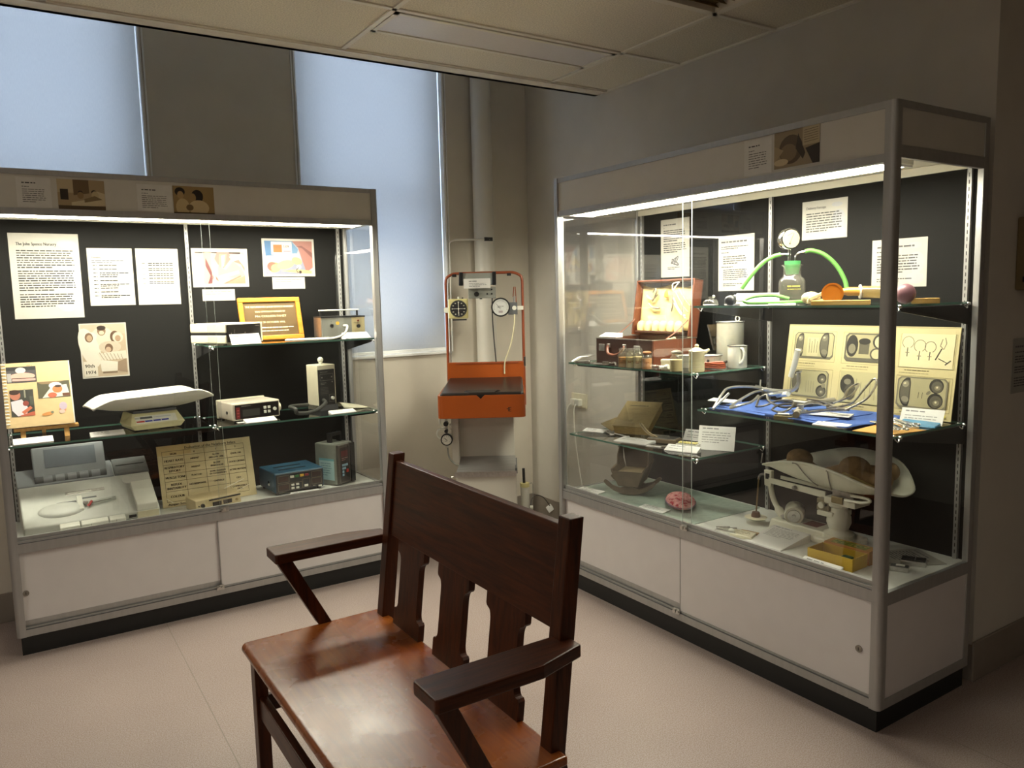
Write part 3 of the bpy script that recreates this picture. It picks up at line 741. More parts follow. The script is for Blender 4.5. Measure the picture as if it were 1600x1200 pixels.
# --- upper right shelf (z 1.300)
Z1 = 1.3005
t = empty('video_monitor', 'cream boxy recorder with a black glossy front on the upper shelf', 'medical monitor', P('L', .968, .085, Z1, 30))
MB().box(0, .235, 0, .25, .058, .104).build('upper_casing', M['cream'], t, bev=.006)
MB().box(0, .235, .002, .25, .006, .047).build('lower_casing', M['cream'], t, bev=.006)
MB().box(.003, .232, .004, .247, .046, .059).build('groove_band', M['blackp'], t)
MB().box(.006, .226, -.004, .003, .010, .098).build('front_panel', mat('gloss_black', (.012, .009, .008), .12), t, bev=.002)
MB().box(.226, .235, -.006, .004, .006, .104).build('front_trim', M['cream'], t)
p = Pic(); p.rect('#5e5347', .05, .03, .002, .042); p.rect('#5e5347', .05, .07, .006, .002); p.ell('#77695a', .03, .055, .003); p.ell('#77695a', .12, .055, .003); p.rect('#6d6258', .19, .086, .03, .003); p.ell('#77695a', .03, .02, .003)
p.put('print', t, T((0, -.004, 0)) @ RX(90))
for x in (.02, .215):
    for y in (.03, .22): MB().cyl((x, y, 0), (x, y, .007), .009, 10).build('foot', M['blackp'], t)
card('L', .985, .052, Z1, .15, .056, 8, 'caption leaning on the black front of the cream recorder', 62, n=2)
# plaque
t = empty('wooden_plaque', 'brown engraved plaque in an orange wooden frame leaning on the upper shelf', 'plaque', P('L', 1.105, .335, Z1, 3) @ RX(76))
w_, h_ = .335, .232; fw = .024
fr = MB()
fr.M = Matrix(); M['owood'] = wood('orange_pine', 'x', '#b5701f', '#d98f38', .35)
MB().box(0, w_, 0, fw, 0, .02).build('frame_bottom', M['owood'], t, bev=.003); MB().box(0, w_, h_ - fw, h_, 0, .02).build('frame_top', M['owood'], t, bev=.003)
MB().box(0, fw, fw, h_ - fw, 0, .02).build('frame_side', M['owood'], t, bev=.003); MB().box(w_ - fw, w_, fw, h_ - fw, 0, .02).build('frame_side', M['owood'], t, bev=.003)
pl = MB().box(fw, w_ - fw, fw, h_ - fw, .004, .010).build('brass_plate', mat('brown_bronze', '#6a5638', .35, metal=.3), t)
p = Pic(); g = '#e9dcb4'; cx = w_ / 2
p.text('THE REFURBISHED JOHN SPENCE NURSERY', cx, .178, .014, g, 'c', width=.265, bold=.001); p.text('WAS OFFICIALLY OPENED BY', cx, .152, .013, g, 'c', width=.165, bold=.0006)
p.text('Mrs COLLEEN FAHEY', cx, .126, .016, g, 'c', width=.17, bold=.0007); p.text('ON 28 OCTOBER 1992.', cx, .093, .014, g, 'c', width=.15, bold=.0006)
p.block(.055, .066, .23, 1, .011, g, .45, 1); p.block(.085, .048, .17, 1, .010, g, .45, 1)
p.put('lettering', pl, T((0, 0, .010)))
# grey box with handle and hose
t = empty('aspirator_box', 'small grey metal box with a black carry handle and white hose', 'medical device', P('L', 1.475, .16, Z1, -3))
MB().box(0, .245, 0, .14, .006, .118).build('casing', M['steel'], t, bev=.004)
M['greyp'] = mat('grey_paint', '#8f9088', .4); M['beigep'] = mat('beige_paint', '#c4b78c', .45)
MB().box(.004, .168, -.003, .001, .010, .114).build('front_plate', M['greyp'], t)
MB().box(.168, .241, -.003, .001, .010, .114).build('control_plate', M['beigep'], t)
MB().box(.0, .245, -.004, .142, .112, .120).build('top_edge', M['blackp'], t)
h = MB().tube([(.02, .07, .118), (.02, .07, .150)], .006, 8).tube([(.225, .07, .118), (.225, .07, .150)], .006, 8); h.build('handle_post', M['blackp'], t)
MB().box(.012, .233, .060, .080, .148, .156).build('handle', M['offwhite'], t, bev=.002)
for x in (.055, .125): MB().cyl((x, -.002, .07), (x, -.014, .07), .011, 14).build('port', M['chrome'], t)
MB().cyl((.055, -.0145, .07), (.055, -.013, .07), .006, 10).build('port_hole', M['slot'], t)
MB().cyl((.204, -.003, .064), (.204, -.014, .064), .010, 14).build('dial', M['blackp'], t)
MB().cyl((.204, -.003, .093), (.204, -.007, .093), .005, 10).build('lamp', mat('red_lamp', '#7c1d18', .3), t)
p = Pic(); p.ell('#e0b63a', .09, .083, .010); p.ell('#2c2c2c', .055, .092, .002); p.block(.18, .08, .05, 1, .006, '#554', .5); p.put('print', t, T((0, -.003, 0)) @ RX(90))
hose = cr([(.125, -.014, .07), (.128, -.05, .066), (.10, -.085, .03), (.04, -.09, .008), (-.06, -.075, .006), (-.16, -.07, .007), (-.20, -.045, .007), (-.14, -.03, .007), (-.03, -.05, .007), (.02, -.075, .008)], 6)
MB().tube(hose, .0058, 8).build('hose', M['offwhite'], t)
card('L', 1.575, .070, Z1, .14, .07, -2, 'caption leaning against the grey box with the carry handle', 24, n=2)
card('L', 1.590, .046, Z1, .115, .018, 0, 'thin white strip card lying at the right end of the upper shelf', 0, n=1)

# --- mid right shelf (z .905)
Z2 = .9055
t = empty('pulse_oximeter', 'cream monitor with a dark display panel and a hose socket on the middle shelf', 'medical monitor', P('L', .985, .125, Z2, 9))
MB().box(0, .252, 0, .20, .008, .096).build('casing', mat('warm_cream', '#cdc3b2', .4), t, bev=.007)
MB().box(-.004, .256, .19, .205, .004, .100).build('rear_bezel', M['cream'], t, bev=.004)
MB().box(.012, .244, -.003, .002, .014, .088).build('front_panel', mat('display_black', (.02, .016, .015), .2), t, bev=.002)
p = Pic(); p.rect('#7a1713', .016, .018, .020, .058); p.line('#d66', [(.02, .03), (.032, .03)], .002); p.line('#d66', [(.02, .045), (.032, .045)], .002); p.line('#d66', [(.02, .06), (.032, .06)], .002)
p.rect('#2b2a24', .05, .026, .09, .036); p.block(.045, .078, .08, 1, .006, '#8a857a', .5)
p.put('print', t, T((0, -.003, 0)) @ RX(90))
for x, z in ((.168, .062), (.190, .062), (.168, .040), (.190, .040)): MB().box(x - .007, x + .007, -.007, -.002, z - .007, z + .007).build('button', M['offwhite'], t, bev=.001)
MB().cyl((.220, -.002, .05), (.220, -.010, .05), .009, 14).build('knob', M['offwhite'], t)
MB().cyl((0, .07, .045), (-.004, .07, .045), .008, 12).build('side_socket', M['blackp'], t)
MB().cyl((.252, .05, .05), (.272, .05, .05), .022, 16).build('hose_socket', M['cream'], t)
for x in (.02, .23):
    for y in (.02, .18): MB().cyl((x, y, 0), (x, y, .009), .008, 8).build('foot', M['blackp'], t)
card('L', 1.035, .062, Z2, .155, .055, 3, 'caption lying in front of the cream monitor with the dark display', 14, n=2)
o = card('L', 1.005, .098, Z2, .10, .035, 5, 'thin card half hidden under the caption before the cream monitor', 0, .002, n=1)
t = empty('breathing_monitor', 'tall cream box with a black control face and white top knob', 'medical device', P('L', 1.473, .235, Z2, 14))
MB().box(0, .115, .012, .12, 0, .250).build('casing', M['cream'], t, bev=.004)
MB().box(.002, .102, 0, .014, .004, .225).build('control_face', mat('face_black', '#242424', .4), t, bev=.002)
p = Pic(); p.frame('#77756c', .008, .165, .084, .035, .002); p.ell('#8d8a80', .02, .182, .004); p.ell('#8d8a80', .082, .182, .004); p.ell('#9a978c', .085, .155, .004); p.block(.01, .21, .08, 1, .007, '#8a877c', .4); p.block(.01, .15, .04, 2, .007, '#8a877c', .4)
for k in range(5): p.block(.008, .125 - k * .008, .085, 1, .005, '#66645c', .4)
p.frame('#8d8a80', .062, .045, .034, .04, .0015); p.put('print', t, T((0, 0, 0)) @ RX(90))
MB().cyl((.079, 0, .065), (.079, -.014, .065), .009, 12).build('switch', M['offwhite'], t)
MB().box(.0, .115, -.003, .11, 0, .028).build('base_block', M['darkg'], t)
tk = MB().cyl((.055, .06, .25), (.055, .06, .262), .010, 12); tk.ball((.055, .06, .275), .016); tk.build('top_knob', M['offwhite'], t)
M['hoseb'] = mat('black_ribbed_hose', '#33332f', .5)
hp = cr([(.022, -.002, .058), (.0, -.05, .045), (-.10, -.10, .02), (-.20, -.105, .022), (-.214, -.10, .045), (-.20, -.03, .05), (-.08, .03, .040), (.04, .16, .018), (.14, .10, .014), (.20, .02, .012)], 8)
MB().tube(hp, .0105, 10).build('hose', M['hoseb'], t)
rib = MB()
o = MB().grid(lambda a, b_: (.13 + .10 * a, .01 - .10 * a + (b_ - .5) * (.09 + .03 * math.sin(PI * a)), .004 + .028 * math.sin(PI * b_) * (1 - a) ** .6), 8, 8)
o.build('cuff', mat('pale_rubber', '#c9c4ab', .55), t, solid=.002)
card('L', 1.475, .062, Z2, .14, .05, 2, 'caption at the shelf edge before the tall cream box with hose', 14, n=1)

# --- mid left shelf (z .915)
Z3 = .9155
# easel
M['pine'] = wood('light_pine', 'z', '#b98a4c', '#d8ac6a', .45)
ez = empty('display_easel', 'little pine easel standing on the left shelf, holding the photo book', 'easel', P('L', .06, .265, Z3, 0))
MB().box(.0, .255, -.055, .0, .038, .052).build('ledge', M['pine'], ez, bev=.002)
for x in (.035, .205):
    MB().hexa([(x - .010, -.062, 0), (x + .010, -.062, 0), (x + .010, -.045, 0), (x - .010, -.045, 0)], [(x - .010, .028, .24), (x + .010, .028, .24), (x + .010, .04, .24), (x - .010, .04, .24)]).build('leg', M['pine'], ez)
MB().hexa([(.112, .13, 0), (.128, .13, 0), (.128, .145, 0), (.112, .145, 0)], [(.112, .03, .23), (.128, .03, .23), (.128, .042, .23), (.112, .042, .23)]).build('rear_leg', M['pine'], ez)
MB().box(.03, .21, .022, .036, .2, .215).build('cross_bar', M['pine'], ez)
M['kraft'] = mat('tan_cover_card', '#d3b98a', .6)
bk = empty('photo_album', 'spiral bound tan album with three colour photographs, propped on the pine easel', 'album', P('L', .032, .205, Z3 + .058, 0) @ RX(72))
w_, h_ = .270, .298
MB().box(0, w_, 0, h_, -.010, -.001).build('pages', M['paper'], bk)
cv = MB().box(0, w_ - .004, 0, h_, -.001, 0).build('cover', M['kraft'], bk)
p = Pic()
p.block(.10, .282, .04, 1, .006, '#8a7a5a', .5)
p.rect('#4c4a4c', .020, .205, .115, .075); p.rect('#2b2a2c', .02, .262, .115, .018); p.ell('#d9cfc2', .075, .262, .02, .014); p.ell('#d9a898', .08, .235, .05, .016); p.rect('#c99f94', .04, .21, .09, .014); p.line('#3a2c2e', [(.04, .226), (.134, .224)], .003); p.line('#3a2c2e', [(.04, .212), (.134, .211)], .003); p.rect('#a9a6a2', .022, .21, .016, .04)
p.rect('#55523f', .134, .125, .128, .078); p.poly('#8a7254', [(.134, .203), (.24, .203), (.2, .19), (.15, .192)]); p.poly('#c9cfc4', [(.15, .127), (.19, .18), (.25, .185), (.26, .13)]); p.ell('#e8e6da', .205, .182, .026, .016); p.ell('#c47a4c', .212, .165, .020, .018); p.ell('#3c2a20', .215, .178, .014, .006); p.ell('#c8644a', .19, .138, .018, .012); p.rect('#6a4432', .23, .13, .03, .014)
p.rect('#3b3c36', .026, .05, .09, .122); p.ell('#b2705a', .046, .148, .020, .022); p.ell('#38241e', .044, .162, .02, .012); p.poly('#d5c9cf', [(.028, .12), (.07, .128), (.09, .09), (.085, .055), (.05, .052), (.03, .08)]); p.poly('#b25a40', [(.06, .055), (.116, .07), (.116, .05), (.06, .05)]); p.poly('#c06a4c', [(.065, .07), (.1, .095), (.108, .085), (.075, .058)]); p.ell('#8c4034', .084, .108, .012, .012); p.rect('#8f8d7a', .08, .135, .006, .04); p.rect('#4f5348', .1, .1, .014, .04)
p.ell('#c98a4c', .165, .052, .024, .008, 8); p.ell('#78806c', .183, .058, .006); p.ell('#c98a68', .225, .066, .014, .012); p.ell('#b5a6b8', .228, .084, .016, .018); p.ell('#cbb2a6', .222, .058, .012, .009)
p.put('print', cv)
coil = MB(); 
for i in range(19):
    y = .012 + i * .0152
    coil.tube([(.008 + .011 * math.cos(a), y + .0022 * a / PI, -.005 + .010 * math.sin(a)) for a in [2 * PI * k / 10 + PI for k in range(11)]], .0022, 5)
coil.build('spiral_binding', M['offwhite'], bk)['kind'] = 'stuff'
card('L', .055, .068, Z3, .15, .05, 2, 'caption at the left shelf end before the easel and album', 22, n=1)
card('L', .350, .062, Z3, .14, .05, 2, 'caption on the left shelf between the album and baby scale', 18, n=1)
# baby scale
t = empty('baby_scale', 'white moulded tray baby scale on a cream base with red and blue keys', 'scale', P('L', .620, .20, Z3, 8))
bs = MB(); o_ = [(-.115, -.075), (-.095, -.095), (.10, -.095), (.122, -.075), (.122, .10), (-.115, .10)]
bs.hexa([(-.10, -.09, .006), (.11, -.09, .006), (.115, .10, .006), (-.105, .10, .006)], [(-.118, -.098, .030), (.127, -.098, .030), (.124, .10, .030), (-.115, .10, .030)])
bs.hexa([(-.118, -.098, .030), (.127, -.098, .030), (.124, .10, .030), (-.115, .10, .030)], [(-.095, -.045, .080), (.108, -.045, .080), (.11, .09, .080), (-.10, .09, .080)])
bs.build('base', mat('cream_scale_base', '#dcd7a8', .4), t, bev=.003)
ang = math.degrees(math.atan2(.05, .053))
p = Pic(); p.rect('#e9e9de', -.09, .008, .185, .046); p.rect('#555a5c', -.068, .036, .055, .012); p.rect('#b9bdb8', -.09, .037, .02, .010); p.rect('#c7ccd0', -.008, .038, .08, .006)
p.rect('#c8332c', -.088, .016, .036, .009); 
for k in range(3): p.rect('#2638a8', -.050 + k * .037, .016, .033, .009)
p.put('print', t, T((0, -.0985, .0302)) @ RX(43))
for x in (-.06, .06): MB().box(x - .03, x + .03, -.05, .07, 0, .008).build('foot', M['darkg'], t)
MB().box(-.09, .105, -.05, .085, .080, .092).build('load_plate', M['darkg'], t)
def tray(a, b_):
    x = (a - .5) * 2; y = (b_ - .5) * 2; ax = abs(x); ay = abs(y)
    rimz = .170 + .008 * x - .042 * max(0, (ax - .66) / .34) ** 1.6
    botz = .094 + .034 * ax ** 2.6
    Y = y * .135 * (1 - .30 * ax ** 5)
    return (x * .272 + .005, Y + .01, botz + (rimz - botz) * ay ** 2.4)
MB().grid(tray, 26, 12).build('tray', M['offwhite'], t, solid=.008)

# --- deck (z .4885)
Z4 = .4885
# printer-like cardiotocograph
M['cgrey'] = mat('cool_grey_plastic', '#8b9094', .42); M['lgrey'] = mat('light_grey_plastic', '#c4c5bd', .42); M['hgrey'] = mat('hatch_grey', '#6b6f70', .35)
t = empty('fetal_monitor', 'large light grey flatbed medical recorder with a raised screen, left end', 'medical monitor', P('L', .062, .078, Z4, 2))
W0, D0 = .555, .335; h0, h1 = .052, .245
def zt(y): return h0 + (h1 - h0) * y / D0
MB().hexa([(0, 0, 0), (W0, 0, 0), (W0, D0, 0), (0, D0, 0)], [(0, 0, h0), (W0, 0, h0), (W0, D0, h1), (0, D0, h1)]).build('body', M['lgrey'], t, bev=.006)
def slab(x0, x1, y0, y1, up, name, m, dn=.003, bev=.002):
    return MB().hexa([(x0, y0, zt(y0) - dn), (x1, y0, zt(y0) - dn), (x1, y1, zt(y1) - dn), (x0, y1, zt(y1) - dn)], [(x0, y0, zt(y0) + up), (x1, y0, zt(y0) + up), (x1, y1, zt(y1) + up), (x0, y1, zt(y1) + up)]).build(name, m, t, bev=bev)
slab(-.002, .40, .235, .337, .006, 'rear_cover', M['cgrey']); slab(.403, .557, .235, .337, .008, 'paper_hatch', M['hgrey'])
slab(.415, .545, .288, .292, .010, 'hatch_slot', M['slot'])
slab(.18, .345, .158, .176, .0012, 'window_recess', M['dsteel']); slab(.19, .29, .163, .170, .002, 'scale_pointer', M['offwhite'])
slab(.14, .22, .105, .120, .0012, 'slot_window', M['darkg']); slab(.245, .305, .122, .131, .0012, 'slot_window', M['darkg'])
slab(.245, .475, .055, .118, -.0005, 'paper_trough', mat('trough_grey', '#a9aaa2', .45), .001, 0)
slab(.222, .243, .055, .135, .010, 'paper_guide', M['offwhite'])
dm = MB().ball((0, 0, 0), .095, .048, .014, 24, 10); dm.M = Matrix()
o = dm.build('pen_cover', M['lgrey'], t); o.location = (.155, .075, zt(.075)); o.rotation_euler = (math.atan2(h1 - h0, D0), 0, 0)
o = MB().lathe([(.0, .0), (.024, .0), (.026, .003), (.023, .006), (0, .0065)], 20).build('round_knob', M['lgrey'], t); o.location = (.45, .195, zt(.195)); o.rotation_euler = (math.atan2(h1 - h0, D0), 0, 0)
MB().tube([(.26, .075, zt(.075) + .012), (.38, .085, zt(.085) + .012)], .010, 12).build('glass_tube', glass('tube_glass', (.93, .94, .92), ior=1.6), t)
MB().tube([(.245, .085, zt(.085) + .012), (.26, .078, zt(.08) + .014)], .008, 8).build('pen_mount', M['dsteel'], t)
MB().tube([(.262, .066, zt(.066) + .008), (.278, .075, zt(.075) + .022), (.278, .085, zt(.085) + .010)], .006, 8).build('pen_clip', mat('red_clip', '#b23a3a', .4), t)
MB().tube([(.27, .076, zt(.076) + .013), (.36, .083, zt(.083) + .013)], .002, 6).build('pen_needle', M['dsteel'], t)
slab(.455, .548, .002, .150, .030, 'side_cassette', M['offwhite'], bev=.005)
MB().box(.455, .548, -.006, .004, .006, .05).build('cassette_front', M['putty'], t)
for x0, x1 in ((.135, .215), (.219, .330), (.334, .402)):
    MB().hexa([(x0, -.028, .004), (x1, -.028, .004), (x1, .030, .02), (x0, .030, .02)], [(x0, -.024, .038), (x1, -.024, .038), (x1, .034, h0 + .014), (x0, .034, h0 + .014)]).build('key', M['offwhite'], t, bev=.004)
for x in (.258, .362): MB().box(x - .0006, x + .0006, -.0285, -.0275, .008, .036).build('key_joint', M['slot'], t)
MB().box(.004, .45, -.0015, .001, .018, .021).build('seam', M['slot'], t); MB().box(.418, .45, -.006, .002, .028, .04).build('socket', M['blackp'], t)
hn = empty('x', None, None) if False else None
scx = RX(58)
hy = .262; hz = zt(hy) + .004; SM = T((.068, hy, hz + .012)) @ RX(66)
sb = MB(); sb.M = SM
sb.box(0, .305, 0, .150, -.016, 0); so = sb.build('screen', M['cgrey'], t, bev=.006)
s2 = MB(); s2.M = SM; s2.box(.05, .265, .045, .135, -.001, .0015); s2.build('display', mat('dark_display', '#70777f', .08), so)
MB().tube([(.07, hy, hz), (.37, hy, hz)], .020, 14).build('hinge', M['darkg'], t)
for k in range(5):
    MB().tube([(.105 + k * .05, hy, hz), (.142 + k * .05, hy, hz)], .0215, 14).build('hinge_knuckle', M['cgrey'], t)
# newborn evaluation chart
p = Pic(); w_, h_ = .462, .312
ln = '#4a3b26'; tx = '#3a2d1c'
p.rect('#d9bf88', .0, h_ - .05, w_ * .35, .05); p.text('Evaluation of the Newborn Infant', w_ * .56, h_ - .026, .020, tx, 'c', width=.255, bold=.0008)
X = [.022, .125, .225, .335, .425]; Y = [.282, .255, .213, .168, .128, .078, .026]
for y in Y: p.line(ln, [(X[0], y - .0), (X[-1], y)], .0016)
for x in X: p.line(ln, [(x, Y[-1]), (x, Y[0])], .0016)
def cell(c, r, lines, s=.0125, wmax=None):
    xc = (X[c] + X[c + 1]) / 2; yc = (Y[r] + Y[r + 1]) / 2; n = len(lines)
    for i, l in enumerate(lines):
        wd = min(wmax or 9, text_geo(l)[2] * s)
        p.text(l, xc, yc + (n / 2 - i - 1) * s * 1.12 + s * .16, s, tx, 'c', width=min(wd, X[c + 1] - X[c] - .008), bold=.0014 if c == 0 else .0009)
cell(0, 0, ['SIGN'], .014); cell(1, 0, ['0']); cell(2, 0, ['1']); cell(3, 0, ['2'])
cell(0, 1, ['HEART RATE'], .016); cell(0, 2, ['RESPIRATORY', 'EFFORT'], .016); cell(0, 3, ['MUSCLE TONE'], .016); cell(0, 4, ['REFLEX', 'IRRITABILITY'], .016); cell(0, 5, ['COLOUR'], .016)
cell(1, 1, ['ABSENT']); cell(1, 2, ['ABSENT']); cell(1, 3, ['FLACCID']); cell(1, 4, ['NO RESPONSE'])
cell(2, 1, ['SLOW', '(BELOW 100)']); cell(2, 2, ['SLOW', 'IRREGULAR']); cell(2, 3, ['SOME FLEXION', 'OF EXTREMITIES'], .0115); cell(2, 4, ['GRIMACE'])
cell(3, 1, ['OVER 100']); cell(3, 2, ['GOOD CRYING']); cell(3, 3, ['ACTIVE MOTION']); cell(3, 4, ['CRY']); cell(3, 5, ['COMPLETELY', 'PINK'])
p.text('Apgar Scoring', .024, .008, .015, tx, width=.12, bold=.0006)
p.line('#f0e8d2', [(.30, .055), (.405, .092)], .004); p.line('#efe6d0', [(.33, .02), (.43, .06)], .003); p.line('#efe6d0', [(.02, .045), (.05, .02)], .003)
M['chart'] = mat('yellowed_card', '#e3d2a4', .55, scale=9, var=.14)
ch = sheet('newborn_chart', 'yellowed newborn evaluation chart, a lettered table leaning at the case back', 'chart', P('L', .655, .275, Z4 + .0016, 0) @ RX(74), w_, h_, p, t=.004, m=M['chart'])
# beige module before it
t = empty('alarm_module', 'small beige plastic box with a black knob lying before the newborn chart', 'medical device', P('L', .775, .082, Z4, 14))
M['beigep2'] = mat('beige_box_plastic', '#c9b78e', .45)
MB().hexa([(0, 0, .004), (.235, 0, .004), (.235, .115, .004), (0, .115, .004)], [(0, .004, .058), (.235, .004, .058), (.235, .115, .066), (0, .115, .066)]).build('casing', M['beigep2'], t, bev=.004)
MB().cyl((.0325, .003, .03), (.0325, -.008, .03), .0095, 14).build('knob', M['blackp'], t)
MB().box(.068, .232, -.001, .02, .046, .052).build('slot', M['blackp'], t)
for x in (.085, .14): MB().box(x - .0, x + .045, -.0006, .004, .016, .036).build('display', mat('dark_window', '#2c2620', .25), t)
MB().cyl((.014, .003, .03), (.014, -.002, .03), .003, 8).build('jack', M['blackp'], t)
MB().cyl((.212, .003, .026), (.212, -.002, .026), .007, 10).build('badge', mat('badge_tan', '#a8926a', .5), t)
card('L', .842, .040, Z4, .11, .036, 8, 'white caption at the deck edge before the beige alarm box', 10, n=1)
card('L', .962, .050, Z4, .055, .025, 8, 'tiny white card right of the caption before the beige alarm box', 4, n=1)
# blue monitor
t = empty('blue_monitor', 'dark blue medical monitor with coloured keys and slotted top on the deck', 'medical monitor', P('L', 1.195, .172, Z4, 3))
M['blue'] = mat('petrol_blue_plastic', '#2c556f', .4, var=.08)
MB().box(-.01, .262, 0, .25, .012, .118).build('casing', M['blue'], t, bev=.006)
MB().box(-.004, .256, -.006, .004, .014, .112).build('front_panel', mat('panel_black', '#23262a', .35), t, bev=.003)
for y in (.07, .15): MB().box(.04, .19, y, y + .018, .1165, .119).build('vent_slot', M['slot'], t)
p = Pic(); fr_ = '#7f7256'
for (x, y, a, b_) in ((.006, .066, .06, .036), (.006, .022, .06, .036), (.190, .070, .055, .032), (.190, .034, .055, .032), (.072, .022, .064, .036), (.140, .024, .04, .046)): p.frame(fr_, x, y, a, b_, .0016)
p.rect('#3a2320', .010, .072, .052, .024); p.rect('#3a2320', .010, .028, .052, .024); p.rect('#341f1e', .194, .075, .047, .022); p.rect('#341f1e', .194, .039, .047, .022)
p.block(.01, .012, .05, 1, .006, '#a8a18c', .5); p.block(.196, .024, .03, 1, .005, '#a8a18c', .5)
p.put('print', t, T((0, -.006, 0)) @ RX(90))
for x, c in ((.082, '#cfcabb'), (.108, '#2f6e3a'), (.136, '#d3a63a'), (.163, '#8a2f34')): MB().box(x - .010, x + .010, -.012, -.004, .086, .098).build('key', mat('key_' + c[1:], c, .4), t, bev=.001)
for x in (.084, .110):
    for z in (.030, .048): MB().box(x - .008, x + .008, -.011, -.004, z - .005, z + .005).build('button', M['offwhite'], t, bev=.001)
MB().box(.148, .168, -.011, -.004, .028, .040).build('button', M['offwhite'], t, bev=.001); MB().box(.226, .244, -.010, -.004, .016, .024).build('button', M['offwhite'], t)
MB().cyl((-.01, .06, .06), (-.022, .06, .06), .014, 14).build('side_socket', M['chrome'], t)
for x in (.01, .24):
    for y in (.02, .22): MB().cyl((x, y, 0), (x, y, .013), .011, 10).build('foot', M['blackp'], t)
card('L', 1.255, .105, Z4, .155, .05, -3, 'caption lying at the front of the dark blue monitor', 9, n=1)
# tall infusion pump with handle
t = empty('infusion_pump', 'upright grey metal pump with a keypad and black top handle beside the blue monitor', 'medical device', P('L', 1.53, .165, Z4, 27))
M['pumpg'] = mat('pump_grey', '#7d7f76', .45, var=.08)
MB().box(0, .135, .012, .165, .004, .232).build('casing', M['pumpg'], t, bev=.006)
MB().box(.006, .098, -.004, .014, .008, .226).build('face_plate', mat('face_brown', '#4d4842', .4), t, bev=.003)
MB().box(.102, .135, -.008, .012, .006, .226).build('door', M['blackp'], t, bev=.003)
p = Pic(); p.rect('#26211f', .018, .02, .072, .19); p.rect('#5c1f22', .026, .158, .054, .034); p.block(.03, .148, .05, 2, .010, '#94706c', .5); p.put('print', t, T((0, -.004, 0)) @ RX(90))
for i, (x, z) in enumerate([(.036, .112), (.052, .112), (.068, .112), (.036, .094), (.052, .094), (.036, .076), (.036, .058)]): MB().box(x - .006, x + .006, -.008, -.003, z - .006, z + .006).build('key', mat('key_blue', '#8fb0c4', .4) if i == 0 else bpy.data.materials['key_blue'], t)
MB().box(.062, .078, -.008, -.003, .068, .086).build('stop_key', mat('key_red', '#b33a30', .4), t)
p = Pic(); p.rect('#a9c6c8', .02, .02, .11, .12); p.rect('#6ba2ac', .02, .128, .11, .012); p.block(.03, .11, .08, 6, .013, '#6d8a90', .3); p.put('side_label', t, T((-.0005, .155, .01)) @ RZ(-90) @ RX(90))
h = MB().prism([(.03, .232), (.03, .285), (.118, .285), (.118, .232), (.104, .232), (.104, .268), (.044, .268), (.044, .232)], .07, .10, 'y'); h.build('handle', M['blackp'], t, bev=.002)
# ================================================================== RIGHT CASE
def txt(w, h, heads, blocks, seal=True, sk=None):
    p = Pic()
    if seal: p.ell('#d6d8dd', w * .82, h * .5, w * .14, h * .22); p.ell('#d6d8dd', w * .8, h * .18, w * .16, h * .12); p.ell('#d6d8dd', w * .78, h * .85, w * .12, h * .06)
    for (t_, x, y, s, wd) in heads:
        if t_: p.text(t_, x, y, s, '#4c4c52', width=wd, bold=.0005)
        else: p.block(x, y, wd, 1, s, '#5a5a60', .55, 1)
    for (x, y, wd, n, pt) in blocks: p.block(x, y, wd, n, pt, '#3c3c40', .42)
    if sk: sk(p)
    return p
def sk(p):
    for (x, y, a, b, r) in ((.10, .085, .03, .010, 30), (.105, .072, .028, .010, -25), (.115, .09, .02, .008, 60), (.09, .078, .018, .007, -60)):
        p.ell('#55555a', x, y, a, b, r); p.ell('#b9b9bb', x, y, a * .7, b * .45, r)
onback('R', .183, 1.583, .203, .296, 'information_sheet', 'white text sheet with a small line sketch above the open suitcase', 'sheet',
       txt(.203, .296, [(None, .02, .265, .011, .09)], [(.02, .250, .02, 1, .008), (.02, .236, .165, 6, .0105), (.02, .168, .165, 5, .0105), (.05, .048, .09, 2, .008)], False, sk))
onback('R', .577, 1.504, .215, .262, 'information_sheet', 'white text sheet on black right above the end of the left green tube', 'sheet',
       txt(.215, .262, [(None, .018, .228, .013, .16)], [(.018, .207, .17, 2, .009), (.018, .180, .08, 1, .009), (.03, .160, .15, 4, .0105), (.018, .112, .12, 1, .009), (.03, .098, .15, 6, .009), (.03, .032, .13, 2, .009)]))
onback('R', 1.047, 1.712, .215, .162, 'information_sheet', 'white sheet headed Delivery Forceps high on the black back of the right case', 'sheet',
       txt(.215, .162, [('Delivery Forceps', .02, .127, .016, .095)], [(.02, .106, .175, 8, .0105)]))
onback('R', 1.375, 1.503, .222, .185, 'information_sheet', 'white text sheet partly hidden by the near corner post of the right case', 'sheet',
       txt(.222, .185, [(None, .022, .152, .012, .15)], [(.02, .135, .08, 1, .009), (.022, .118, .175, 7, .0105), (.022, .03, .15, 2, .009)]))

ZA, ZB, ZC, ZD, ZE = 1.4455, 1.0085, 1.1605, .7905, .4885
# --- top right shelf
M['tubeg'] = mat('green_rubber_tube', '#5f9a48', .45, var=.12, scale=40)
M['cork'] = mat('green_rubber_stopper', '#3f8a4e', .5)
M['jarg'] = glass('clear_bottle_glass', (.93, .93, .90), ior=1.6, body=(.7, .68, .6), bw=.05)
t = empty('suction_bottle', 'glass suction bottle with a pressure gauge and two bent green rubber tubes', 'bottle', P('R', 1.20, .30, ZA, 45))
MB().lathe([(.0, .002), (.046, .002), (.050, .008), (.050, .088), (.046, .100), (.036, .108), (.033, .118), (.033, .146), (.040, .152), (.040, .156), (.030, .156)], 28).build('bottle', M['jarg'], t, solid=.003)
MB().lathe([(.024, .118), (.030, .150), (.031, .171), (0, .171)], 20).build('stopper', M['cork'], t)
p = Pic(); p.block(-.025, .002, .05, 1, .011, '#c9bd4a', .5, 1); p.block(-.025, -.008, .05, 1, .006, '#b9b04a', .4, 1); p.put('marking', t, T((0, -.0512, .066)) @ RX(90))
